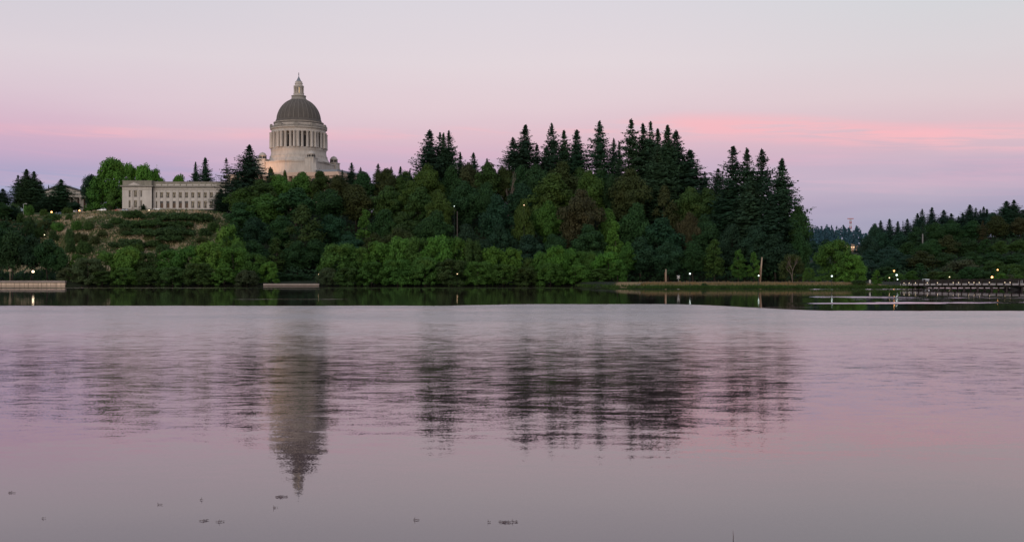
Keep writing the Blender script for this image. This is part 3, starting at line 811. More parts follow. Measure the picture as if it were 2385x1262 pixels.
    # ---- left grove by the sea wall
    row('in the dark grove above the left sea wall', 'grove above the left sea wall', 'broadleaf_tree', 'tree', 'tree', [
        (-6, 528, 90, 440, 'G0', 'dark', 'dark'), (28, 536, 84, 436, 'G1', 'dark', 'dark'), (72, 548, 84, 438, 'G0', 'teal', 'bluish'), (112, 556, 80, 436, 'G1', 'dark', 'dark'), (138, 574, 46, 434, 'G0', 'dark', 'small')])
    row('on the slope above the dark left grove', 'trees on the left slope', 'broadleaf_tree', 'tree', 'tree', [
        (4, 470, 50, 520, 'D1', 'dark', 'dark'), (30, 478, 36, 525, 'C4', 'fir', 'conical'), (10, 514, 70, 492, 'D3', 'dark', 'rounded'), (66, 514, 30, 500, 'S3', 'dark', 'small')])
    # ---- shore thicket, left half
    g = 'shrubs crowding the shore'
    row('beside the right end of the left sea wall', 'grey shrubs by the left sea wall', 'shrub', 'shrub', 'grey green shrub', [
        (162, 622, 54, 427, 'S1', 'grey', 'low'), (205, 600, 72, 426, 'S0', 'grey', 'large')])
    row('in the back row of the left shore thicket', g, 'shrub', 'shrub', 'shrub', [
        (182, 590, 50, 436, 'S3', 'green', 'bright'), (248, 584, 76, 434, 'S1', 'green', 'green'), (298, 577, 78, 434, 'S2', 'bright', 'bright'), (345, 586, 70, 436, 'S0', 'moss', 'darker'),
        (392, 580, 66, 434, 'S3', 'green', 'green'), (437, 571, 76, 434, 'S1', 'green', 'green'), (488, 565, 84, 434, 'S2', 'bright', 'tallest bright'), (543, 575, 78, 434, 'S0', 'green', 'green'), (592, 588, 64, 432, 'S3', 'green', 'green'), (627, 608, 44, 430, 'S1', 'bright', 'lowest bright')])
    row('along the waterline of the left shore thicket', g, 'shrub', 'shrub', 'low shrub', [
        (238, 630, 52, 425, 'S3', 'moss', 'mossy'), (288, 622, 62, 425, 'S0', 'green', 'green'), (345, 624, 60, 425, 'S2', 'moss', 'mossy'), (402, 620, 64, 425, 'S1', 'moss', 'darker'),
        (462, 612, 70, 425, 'S0', 'moss', 'mossy'), (522, 622, 62, 425, 'S3', 'green', 'green'), (575, 630, 56, 425, 'S2', 'grey', 'greyish')])
    row('', None, 'broadleaf_tree', 'tree', '', [(530, 520, 66, 462, 'S3', 'bright', '!bright round tree above the shore thicket at the slope corner')])
    row('', None, 'broadleaf_tree', 'tree', '', [(556, 560, 54, 452, 'S1', 'green', '!green tree right of the bright round tree at the slope corner')])
    row('between the left thicket and the short wall', 'low shrubs left of the short wall', 'shrub', 'shrub', 'dark shrub', [(650, 634, 50, 440, 'S0', 'dark', 'larger'), (690, 640, 60, 446, 'S1', 'dark', 'flatter')])
    # ---- shore thicket, centre
    row('in the back row of the middle shore thicket', g, 'shrub', 'shrub', 'shrub', [
        (792, 567, 92, 432, 'S0', 'green', 'rounded green'), (838, 574, 46, 434, 'S3', 'green', 'narrow'), (884, 561, 84, 432, 'S1', 'green', 'green'), (932, 555, 80, 433, 'S2', 'bright', 'bright'),
        (976, 552, 80, 432, 'S0', 'green', 'green'), (1022, 546, 82, 433, 'S1', 'bright', 'tallest bright'), (1064, 550, 70, 434, 'S3', 'green', 'green'), (1098, 560, 60, 433, 'S2', 'moss', 'darker')])
    row('right of the highest middle shore shrubs', g, 'shrub', 'shrub', 'shrub', [
        (1150, 573, 66, 432, 'S1', 'bright', 'bright'), (1193, 575, 56, 432, 'S3', 'bright', 'bright'), (1228, 600, 56, 434, 'S0', 'moss', 'dull'), (1258, 588, 52, 433, 'S2', 'green', 'green'),
        (1294, 572, 68, 432, 'S0', 'bright', 'tall bright'), (1325, 577, 54, 432, 'S1', 'green', 'green'), (1350, 583, 46, 432, 'S3', 'green', 'narrow'), (1376, 588, 46, 432, 'S2', 'green', 'green')])
    row('', None, 'shrub', 'shrub', '', [(1416, 586, 78, 430, 'S1', 'bright', '!round bright shrub at the right end of the shore thicket')])
    row('', None, 'shrub', 'shrub', '', [(1438, 606, 42, 422, 'S3', 'green', '!small green shrub at the water end of the shore thicket')])
    row('along the waterline of the middle shore thicket', g, 'shrub', 'shrub', 'low shrub', [
        (762, 624, 50, 425, 'S2', 'grey', 'greyish'), (812, 622, 64, 424, 'S1', 'moss', 'mossy'), (866, 608, 70, 424, 'S3', 'green', 'green'), (926, 604, 76, 424, 'S0', 'green', 'green'), (990, 600, 78, 424, 'S2', 'green', 'green'), (1052, 602, 76, 424, 'S1', 'moss', 'darker'),
        (1114, 608, 72, 424, 'S0', 'green', 'green'), (1172, 614, 66, 424, 'S3', 'green', 'green'), (1226, 622, 60, 424, 'S1', 'moss', 'dull'), (1282, 614, 70, 424, 'S2', 'green', 'green'), (1342, 616, 68, 424, 'S0', 'green', 'green'), (1396, 624, 60, 424, 'S3', 'green', 'green')])

    # ---- right bank and the hill behind the bridge
    row('', None, 'broadleaf_tree', 'tree', '', [(1946, 557, 88, 318, 'S1', 'green', '!big round green tree standing alone on the right bank')])
    row('', None, 'broadleaf_tree', 'tree', '', [(1978, 592, 70, 314, 'S0', 'bright', '!lower bright half of the lone tree on the right bank')])
    row('', None, 'young_conifer', 'tree', '', [(2042, 629, 28, 286, 'O1', 'bright', '!small pointed bright tree on the right bank near the bridge')])
    row('', None, 'shrub', 'shrub', '', [(2000, 652, 36, 288, 'S2', 'moss', '!low shrub in the bank grass left of the pointed tree')])
    row('', None, 'shrub', 'shrub', '', [(1640, 659, 16, 283, 'S3', 'dark', '!small dark shrub in the grass near the crossing sign')])
    g = 'bushes along the far shore behind the bridge'
    row('behind the right bank lamps', g, 'shrub', 'shrub', 'bush', [
        (1902, 600, 44, 640, 'D0', 'hazy', 'hazy dark'), (2030, 616, 50, 565, 'S0', 'hazy', 'hazy dark'), (2062, 620, 56, 560, 'S1', 'dark', 'dark'), (2084, 636, 44, 548, 'S2', 'green', 'low green')])
    row('behind the left half of the bridge', g, 'shrub', 'shrub', 'bush', [
        (2124, 630, 40, 556, 'O0', 'green', 'pointed green'), (2142, 613, 46, 566, 'O1', 'dark', 'pointed dark'), (2176, 630, 46, 556, 'S3', 'moss', 'mossy'), (2202, 632, 56, 554, 'S0', 'moss', 'mossy'),
        (2240, 604, 88, 572, 'S1', 'grey', 'large grey green'), (2262, 622, 60, 560, 'S2', 'dark', 'dark')])
    row('behind the right half of the bridge', g, 'shrub', 'shrub', 'bush', [
        (2312, 606, 72, 572, 'S0', 'moss', 'large mossy'), (2332, 635, 36, 550, 'S3', 'green', 'round bright'), (2352, 640, 30, 550, 'S2', 'grey', 'small grey'), (2362, 614, 72, 568, 'S1', 'moss', 'mossy'), (2370, 640, 40, 550, 'S3', 'green', 'round green'), (2394, 606, 60, 570, 'S2', 'dark', 'dark'), (2288, 632, 50, 556, 'S1', 'dark', 'dark')])
    g = 'conifers on the right hand hill skyline'
    row('at the left end of the right hill skyline', g, 'conifer', 'tree', 'conifer', [
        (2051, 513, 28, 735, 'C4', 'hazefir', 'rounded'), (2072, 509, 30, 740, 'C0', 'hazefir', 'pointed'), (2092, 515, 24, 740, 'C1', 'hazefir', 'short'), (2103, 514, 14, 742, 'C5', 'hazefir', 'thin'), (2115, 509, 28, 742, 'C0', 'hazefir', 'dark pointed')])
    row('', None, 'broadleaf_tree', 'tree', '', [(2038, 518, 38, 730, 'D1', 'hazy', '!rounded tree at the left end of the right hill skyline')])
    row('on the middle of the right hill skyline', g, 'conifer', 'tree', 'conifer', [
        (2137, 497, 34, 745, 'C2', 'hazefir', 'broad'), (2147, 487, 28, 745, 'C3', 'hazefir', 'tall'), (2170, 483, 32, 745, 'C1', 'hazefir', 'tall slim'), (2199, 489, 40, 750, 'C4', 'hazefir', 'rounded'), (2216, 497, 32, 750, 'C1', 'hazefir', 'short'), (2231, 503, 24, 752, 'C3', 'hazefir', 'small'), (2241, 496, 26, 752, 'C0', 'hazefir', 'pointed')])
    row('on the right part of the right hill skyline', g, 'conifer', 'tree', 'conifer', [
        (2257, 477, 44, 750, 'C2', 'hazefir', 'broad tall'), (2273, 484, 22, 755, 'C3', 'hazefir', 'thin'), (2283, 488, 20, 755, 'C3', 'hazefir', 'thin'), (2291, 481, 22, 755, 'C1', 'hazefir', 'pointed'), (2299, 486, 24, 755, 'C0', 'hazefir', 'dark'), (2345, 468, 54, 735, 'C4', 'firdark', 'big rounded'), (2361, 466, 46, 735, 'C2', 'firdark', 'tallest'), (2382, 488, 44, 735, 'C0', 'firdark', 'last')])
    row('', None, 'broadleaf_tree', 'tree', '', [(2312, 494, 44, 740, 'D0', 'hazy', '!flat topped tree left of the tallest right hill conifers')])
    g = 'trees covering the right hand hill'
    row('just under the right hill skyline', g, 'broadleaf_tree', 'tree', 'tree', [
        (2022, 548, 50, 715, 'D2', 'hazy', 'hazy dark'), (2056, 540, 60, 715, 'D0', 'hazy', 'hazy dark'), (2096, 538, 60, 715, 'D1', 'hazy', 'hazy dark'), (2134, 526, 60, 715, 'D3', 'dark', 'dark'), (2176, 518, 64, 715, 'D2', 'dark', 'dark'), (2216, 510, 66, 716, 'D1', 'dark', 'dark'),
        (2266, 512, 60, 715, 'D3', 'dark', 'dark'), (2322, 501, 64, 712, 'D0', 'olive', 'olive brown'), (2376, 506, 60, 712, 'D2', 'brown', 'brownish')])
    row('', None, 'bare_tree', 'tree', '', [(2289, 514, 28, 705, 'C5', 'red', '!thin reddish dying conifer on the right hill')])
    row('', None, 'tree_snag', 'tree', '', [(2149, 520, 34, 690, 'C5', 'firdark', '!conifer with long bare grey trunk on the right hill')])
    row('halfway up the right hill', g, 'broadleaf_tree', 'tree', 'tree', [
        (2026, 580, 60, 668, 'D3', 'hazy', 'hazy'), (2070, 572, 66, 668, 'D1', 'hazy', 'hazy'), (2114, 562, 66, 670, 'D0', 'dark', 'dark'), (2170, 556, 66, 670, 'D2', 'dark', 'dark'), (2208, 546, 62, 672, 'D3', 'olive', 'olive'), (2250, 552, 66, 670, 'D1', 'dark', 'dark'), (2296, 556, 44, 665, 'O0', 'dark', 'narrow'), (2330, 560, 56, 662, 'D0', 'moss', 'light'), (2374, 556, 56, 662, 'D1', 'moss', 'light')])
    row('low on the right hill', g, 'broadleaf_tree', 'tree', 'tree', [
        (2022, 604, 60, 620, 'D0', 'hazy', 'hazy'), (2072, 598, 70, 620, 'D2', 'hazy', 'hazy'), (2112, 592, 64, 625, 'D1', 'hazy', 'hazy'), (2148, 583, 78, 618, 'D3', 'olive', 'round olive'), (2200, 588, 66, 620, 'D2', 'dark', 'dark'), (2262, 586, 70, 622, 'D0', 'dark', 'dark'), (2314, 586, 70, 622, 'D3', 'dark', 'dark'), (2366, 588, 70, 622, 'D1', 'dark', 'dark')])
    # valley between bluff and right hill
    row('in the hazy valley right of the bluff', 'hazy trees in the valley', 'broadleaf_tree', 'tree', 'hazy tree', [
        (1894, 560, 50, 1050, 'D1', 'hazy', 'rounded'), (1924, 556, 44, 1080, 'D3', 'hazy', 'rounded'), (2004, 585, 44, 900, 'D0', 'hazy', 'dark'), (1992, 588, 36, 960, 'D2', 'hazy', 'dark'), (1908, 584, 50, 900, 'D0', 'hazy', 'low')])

def far_wood():
    """the hazy wooded ridge far behind, one mass"""
    rng = np.random.default_rng(77)
    C, N, S = [], [], []
    for k in range(1500):
        Y = rng.uniform(1350, 1950)
        X = rng.uniform(300, 640)
        z0 = ground_z(X, Y)
        H = rng.uniform(13, 24)
        W = H * 0.17
        n = 46
        t = rng.random(n) ** 0.8
        a = rng.uniform(0, 6.283, n)
        r = W * (1 - t) * rng.uniform(0.4, 1.1, n) + 0.2
        c = np.stack([X + r * np.cos(a), Y + r * np.sin(a), z0 + 1 + t * (H - 1)], 1)
        C.append(c)
        N.append(np.stack([np.cos(a), np.sin(a), 0.5 + 0 * a], 1) + rng.normal(size=(n, 3)) * 0.3)
    me = quads_mesh('distant_wood', np.concatenate(C), np.concatenate(N), 3.2, rng, NEEDLE, 0.7)
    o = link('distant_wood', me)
    o.color = (0.036, 0.085, 0.105, 1)  # distance haze put into the leaf colour as a blue shift
    tag(o, 'blue hazy conifer wood on the far ridge', 'wood', kind='stuff')

def slope_bushes():
    g = 'bushes on the dry grass slope'
    z = lambda x, y: (x / 3.606, 330 + y / 3.606)
    data = [  # zoomed centre x, base y, width, height, colour, label
        (1120, 640, 190, 55, 'B0', 'moss', 'clipped green hedge in front of the left part of the stone building'),
        (1300, 650, 260, 48, 'B1', 'slope', 'dark hedge under the middle of the stone building'),
        (1490, 662, 300, 50, 'B2', 'slope', 'long dark hedge under the right windows of the stone building'),
        (1690, 672, 240, 60, 'B0', 'slope', 'dark hedge below the right end of the stone building'),
        (1080, 735, 170, 60, 'B1', 'slope', 'dark bush left of centre on the upper slope'),
        (1250, 715, 320, 46, 'B2', 'moss', 'wide flat green bush on the upper slope'),
        (1500, 715, 300, 40, 'B0', 'moss', 'flat bush right of the wide flat one on the upper slope'),
        (1180, 785, 300, 46, 'B1', 'slope', 'wide dark patch on the middle slope, left of the largest'),
        (1450, 795, 380, 60, 'B2', 'slope', 'largest dark green patch on the middle slope'),
        (1440, 838, 260, 44, 'B0', 'slope', 'green patch just under the largest dark one'),
        (1080, 885, 320, 56, 'B1', 'slope', 'wide dark patch low on the slope'),
        (1290, 880, 160, 40, 'B2', 'moss', 'small green patch right of the low wide one'),
        (900, 728, 110, 40, 'B0', 'slope', 'small dark bush at the middle of the slope top'),
        (650, 750, 110, 66, 'B1', 'green', 'bright green bush left of centre on the slope'),
        (740, 745, 90, 54, 'B2', 'moss', 'mossy bush beside the bright green bush'),
        (480, 752, 120, 60, 'B0', 'green', 'bright bush on the left part of the slope'),
        (390, 735, 160, 58, 'B1', 'olive', 'dull olive bush left of the bright one'),
        (250, 765, 90, 100, 'B2', 'slope', 'tall dark bush at the left end of the slope'),
        (580, 655, 60, 40, 'B0', 'moss', 'round bush at the slope top below the lamps'),
        (440, 665, 150, 46, 'B2', 'moss', 'low bush under the left lamps'),
        (370, 620, 80, 55, 'B1', 'yg', 'yellow green bush left of the left lamp'),
        (565, 622, 90, 55, 'B0', 'yg', 'yellow green bush between the lamps on the lawn'),
        (920, 618, 60, 45, 'B1', 'olive', 'olive bush between the two cars'),
        (240, 625, 90, 75, 'B0', 'green', 'green bush right of the white lamp pole'),
        (180, 690, 90, 70, 'B1', 'moss', 'mossy bush at the slope top, far left'),
        (120, 640, 110, 90, 'B2', 'slope', 'dark bush in front of the grey roof'),
        (450, 835, 90, 70, 'B1', 'slope', 'dark bush above the left grove'),
        (330, 810, 100, 70, 'B0', 'moss', 'mossy bush beside the slope light'),
        (585, 850, 80, 90, 'B2', 'slope', 'upright dark bush left of centre, lower slope'),
        (680, 850, 120, 70, 'B0', 'olive', 'dull bush left of centre, lower slope'),
        (600, 930, 100, 90, 'B1', 'slope', 'dark bush just above the shore thicket'),
        (700, 940, 130, 80, 'B2', 'moss', 'mossy bush above the shore thicket'),
        (800, 860, 100, 50, 'B1', 'olive', 'brownish bush in the middle of the slope'),
        (860, 800, 90, 40, 'B0', 'olive', 'small brownish bush in the middle of the slope'),
        (980, 690, 130, 40, 'B2', 'moss', 'flat bush under the road'),
        (1720, 800, 110, 60, 'B1', 'slope', 'dark bush at the right end of the slope'),
        (1790, 750, 100, 56, 'B2', 'moss', 'green bush at the right end of the slope'),
        (1700, 850, 110, 40, 'B0', 'olive', 'brown bush low at the right end of the slope'),
        (1130, 930, 160, 60, 'B0', 'yg', 'yellow green bush above the middle of the thicket'),
        (1380, 935, 160, 60, 'B1', 'slope', 'dark bush low on the slope, right of the lower light'),
        (1330, 690, 70, 40, 'B0', 'slope', 'small round dark bush under the hedge'),
        (1060, 775, 110, 40, 'B2', 'olive', 'dull small patch left of the largest dark one'),
    ]
    for x, y, w, h, p, c, l in data:
        px, py = z(x, y)
        if py < 502.5: bush(px, py, w / 3.606, h / 3.606, p, c, l, g, Y=551)
        else: bush(px, py, w / 3.606, h / 3.606 * 1.1, p, c, l, g)

def blades(name, pts, h, w, rng, colr, label, cat=None):
    """upright grass blades, one mesh"""
    N = len(pts)
    a = rng.uniform(0, 6.283, N)
    hh = h * rng.uniform(0.5, 1.3, N)
    ww = w * rng.uniform(0.6, 1.3, N)
    d = np.stack([np.cos(a), np.sin(a), 0 * a], 1) * ww[:, None]
    lean = rng.normal(size=(N, 3)) * 0.3 * hh[:, None]; lean[:, 2] = hh
    P = np.stack([pts - d, pts + d, pts + lean], 1).reshape(-1, 3)
    me = bpy.data.meshes.new(name)
    me.vertices.add(3 * N); me.vertices.foreach_set('co', P.astype(np.float32).ravel())
    me.loops.add(3 * N); me.loops.foreach_set('vertex_index', np.arange(3 * N, dtype=np.int32))
    me.polygons.add(N); me.polygons.foreach_set('loop_start', np.arange(0, 3 * N, 3, dtype=np.int32))
    me.materials.append(LEAF); me.update(calc_edges=True)
    o = link(name, me); o.color = (*colr, 1)
    tag(o, label, cat or 'grass', kind='stuff')

def grasses():
    rng = np.random.default_rng(3)
    pts = []
    while len(pts) < 10000:
        Y = rng.uniform(450, 552); X = px2x(rng.uniform(-10, 640), Y)
        if X > -108: continue
        k = math.sin(X * 0.21) + math.sin(Y * 0.33 + X * 0.05) + rng.normal() * 0.8
        if k > 0.0: pts.append((X, Y, ground_z(X, Y) - 0.05))
    blades('dry_grass', np.array(pts), 0.85, 0.30, rng, (0.38, 0.30, 0.19), 'tan dry grass on the hillside below the stone building')
    pts = []
    while len(pts) < 9000:
        Y = rng.uniform(450, 552); X = px2x(rng.uniform(-10, 640), Y)
        if X > -108: continue
        k = math.sin(X * 0.21) + math.sin(Y * 0.33 + X * 0.05) + rng.normal() * 0.8
        if k < 0.3: pts.append((X, Y, ground_z(X, Y) - 0.05))
    blades('slope_grass', np.array(pts), 0.75, 0.30, rng, (0.075, 0.095, 0.030), 'green grass patches on the hillside below the stone building')
    pts = []
    while len(pts) < 9000:
        X = rng.uniform(23, 99); Y = shore_y(X) + abs(rng.normal()) * 4.0 - 0.4
        pts.append((X, Y, max(-0.05, ground_z(X, Y))))
    blades('shore_grass', np.array(pts), 0.75, 0.12, rng, (0.034, 0.070, 0.014), 'green reedy grass along the right bank waterline')
    pts = []
    while len(pts) < 5200:
        X = rng.uniform(30, 101); Y = rng.normal() * 2.4 + 293.5
        if abs(Y - 297) < 1.5 or ground_z(X, Y) < 0.3: continue
        pts.append((X, Y, ground_z(X, Y) - 0.03))
    blades('bank_grass', np.array(pts), 0.42, 0.13, rng, (0.20, 0.15, 0.075), 'straw coloured dry grass along the right bank path')

def undergrowth():
    rng = np.random.default_rng(21)
    C, N = [], []
    def fill(n, fx, fy, hmax, skip=None):
        k = 0
        while k < n:
            Y = rng.uniform(*fy); X = rng.uniform(*fx)
            if skip and skip(X, Y): continue
            k += 1
            g = ground_z(X, Y)
            if g < 0.1: continue
            h = hmax * (0.55 + 0.25 * math.sin(X * 0.31 + Y * 0.2) + 0.2 * math.sin(X * 0.83 - Y * 0.4))
            C.append((X, Y, g + rng.random() ** 0.6 * max(h, 1.0)))
            N.append((rng.normal() * 0.4, -0.5 + rng.normal() * 0.4, 0.7))
    fill(30000, (-112, 135), (446, 565), 7.0, lambda X, Y: X > 128 or (X < -95 and Y > 470 and X < -60 - (Y - 470) * 0.6) or abs(X + 23) < 5 and Y < 480)
    fill(22000, (165, 420), (552, 765), 7.5)
    fill(5000, (-215, -150), (438, 462), 4.5)
    fill(3000, (-240, -205), (462, 520), 4.0)
    me = quads_mesh('undergrowth', np.array(C), np.array(N), 1.15, rng, LEAF)
    o = link('undergrowth', me)
    o.color = (0.020, 0.049, 0.019, 1)
    tag(o, 'dark leafy undergrowth filling the wooded slopes between the trees', 'undergrowth', kind='stuff')

def scrub():
    rng = np.random.default_rng(31)
    C, N = [], []
    while len(C) < 16000:
        Y = rng.uniform(452, 551); X = px2x(rng.uniform(-5, 560), Y)
        if X > -112: continue
        k = math.sin(X * 0.17 + 0.6 * math.sin(Y * 0.11)) + math.sin(Y * 0.29 + X * 0.06 + 2) + rng.normal() * 0.35
        if k < 0.35: continue
        C.append((X, Y, ground_z(X, Y) + rng.random() * min(1.0, k * 0.8)))
        N.append((rng.normal() * 0.4, -0.4 + rng.normal() * 0.4, 0.8))
    me = quads_mesh('low_scrub', np.array(C), np.array(N), 0.75, rng, LEAF)
    o = link('low_scrub', me)
    o.color = (0.068, 0.105, 0.034, 1)
    tag(o, 'low green scrub spreading in patches over the hillside', 'scrub', kind='stuff')
# ------------------------------------------------------------------ materials for built things
STONE = mat('pale_sandstone', (0.47, 0.42, 0.37), 0.85, 0.30, 0.9, streak=True)
STONE2 = mat('weathered_sandstone', (0.27, 0.245, 0.215), 0.9, 0.32, 0.7, streak=True)
DOMESTONE = mat('dark_dome_stone', (0.112, 0.098, 0.086), 0.9, 0.30, 0.55, streak=True)
RIBSTONE = mat('dome_rib_stone', (0.175, 0.155, 0.136), 0.9, 0.28, 0.6, streak=True)
WALLSTONE = mat('grey_sandstone', (0.52, 0.475, 0.43), 0.85, 0.26, 0.5, streak=True)
PARAPET = mat('mossy_parapet_stone', (0.27, 0.25, 0.20), 0.9, 0.45, 0.6, streak=True)
BRONZE = mat('bronze_window_frame', (0.05, 0.03, 0.02), 0.5, 0.2, 2.0)
GLASS = mat('dark_window_glass', (0.020, 0.018, 0.018), 0.2, 0.1, 1.0, spec=0.25)
CURTAIN = mat('cream_curtain', (0.42, 0.36, 0.26), 0.8, 0.25, 2.0)
BLIND = mat('tan_blind', (0.17, 0.115, 0.08), 0.8, 0.15, 2.0)
SHADOW = mat('painted_shade', (0.05, 0.045, 0.042), 0.9, 0.1, 1.0)  # near-black colour standing in for shade in openings and under ledges
LEADROOF = mat('grey_lead_roof', (0.20, 0.22, 0.25), 0.55, 0.2, 0.6)
PEACH = mat('peach_stone', (0.56, 0.40, 0.31), 0.85, 0.2, 0.6)
DARKROOF = mat('dark_slate_roof', (0.055, 0.05, 0.052), 0.7, 0.3, 0.8)
STEEL = mat('galvanised_steel', (0.42, 0.43, 0.43), 0.4, 0.15, 3.0, metal=0.6)
BLACKMETAL = mat('black_painted_metal', (0.02, 0.02, 0.02), 0.45, 0.2, 3.0)
WOOD = mat('weathered_pole_wood', (0.36, 0.27, 0.19), 0.85, 0.3, 2.0, streak=True)
TIMBER = mat('dark_bridge_timber', (0.035, 0.027, 0.024), 0.9, 0.3, 1.5)
CONCRETE = mat('bridge_concrete', (0.40, 0.365, 0.34), 0.85, 0.25, 0.9, streak=True)
PATHM = mat('gravel_path', (0.145, 0.105, 0.085), 0.95, 0.3, 1.2)
ASPHALT = mat('light_worn_asphalt', (0.22, 0.19, 0.17), 0.9, 0.2, 0.8)
WEED = mat('floating_weed', (0.20, 0.155, 0.16), 0.8, 0.4, 9.0)
def glow(name, col, s): return mat(name, (0.8, 0.8, 0.8), 0.5, 0.0, 1.0, emit=col, estr=s)
ORANGE = glow('orange_lamp_glow', (1.0, 0.40, 0.09), 5.5)
WARM = glow('warm_lamp_glow', (1.0, 0.78, 0.50), 4.5)
WHITE = glow('white_lamp_glow', (0.80, 1.0, 0.90), 2.2)
SOFT = glow('soft_lamp_glow', (1.0, 0.66, 0.34), 2.6)
GOLD = glow('golden_lantern_glow', (1.0, 0.66, 0.30), 0.75)

def wall_holes(m, x0, x1, z0, z1, y, holes, depth):
    """wall in the plane y with rectangular openings and reveals; holes: (xa, xb, za, zb)"""
    xs = sorted({x0, x1, *[h[0] for h in holes], *[h[1] for h in holes]})
    zs = sorted({z0, z1, *[h[2] for h in holes], *[h[3] for h in holes]})
    for i in range(len(xs) - 1):
        for k in range(len(zs) - 1):
            cx, cz = (xs[i] + xs[i + 1]) / 2, (zs[k] + zs[k + 1]) / 2
            if any(h[0] < cx < h[1] and h[2] < cz < h[3] for h in holes): continue
            m.add([(xs[i], y, zs[k]), (xs[i + 1], y, zs[k]), (xs[i + 1], y, zs[k + 1]), (xs[i], y, zs[k + 1])], [(0, 1, 2, 3)])
    for a, b, c, d in holes:
        m.add([(a, y, c), (b, y, c), (b, y, d), (a, y, d), (a, y + depth, c), (b, y + depth, c), (b, y + depth, d), (a, y + depth, d)],
              [(0, 4, 5, 1), (1, 5, 6, 2), (2, 6, 7, 3), (3, 7, 4, 0)])

def window_part(parent, xa, xb, za, zb, y, kind, n):
    """frame with bars; pane and curtain are its sub-parts"""
    w, h = xb - xa, zb - za
    t = 0.13
    f = MB()
    f.box(-w / 2, -w / 2 + t, -0.06, 0.06, 0, h); f.box(w / 2 - t, w / 2, -0.06, 0.06, 0, h)
    f.box(-w / 2 + t, w / 2 - t, -0.06, 0.06, 0, t); f.box(-w / 2 + t, w / 2 - t, -0.06, 0.06, h - t, h)
    f.box(-w / 2 + t, w / 2 - t, -0.05, 0.05, h * 0.72, h * 0.72 + t * 1.2)
    if w > 1.2: f.box(-0.05, 0.05, -0.045, 0.045, t, h * 0.72)
    fr = f.build('window', BRONZE, parent, ((xa + xb) / 2, y, za))
    MB().box(-w / 2, w / 2, 0.10, 0.14, 0.01, h - 0.01).build('pane', GLASS, fr)
    c = MB()
    if kind == 'blind':
        c.box(-w / 2 + t + .02, -0.06, 0.075, 0.095, t, h * 0.71); c.box(0.06, w / 2 - t - .02, 0.075, 0.095, t, h * 0.71)
        c.build('blind', BLIND, fr)
    elif kind == 'curtain':
        e = 0.04 * ((n * 7) % 5)
        c.prism([(-w / 2 + t, t), (-w * 0.30, t), (-0.12 + e, h * 0.70), (-w / 2 + t, h * 0.70)], 0.07, 0.09)
        c.prism([(w * 0.34, t), (w / 2 - t, t), (w / 2 - t, h * 0.70), (w * 0.2, h * 0.70)], 0.07, 0.09)
        c.box(-w / 2 + t, w / 2 - t, 0.07, 0.09, h * 0.80, h - t)
        c.build('curtain', CURTAIN, fr)
    return fr

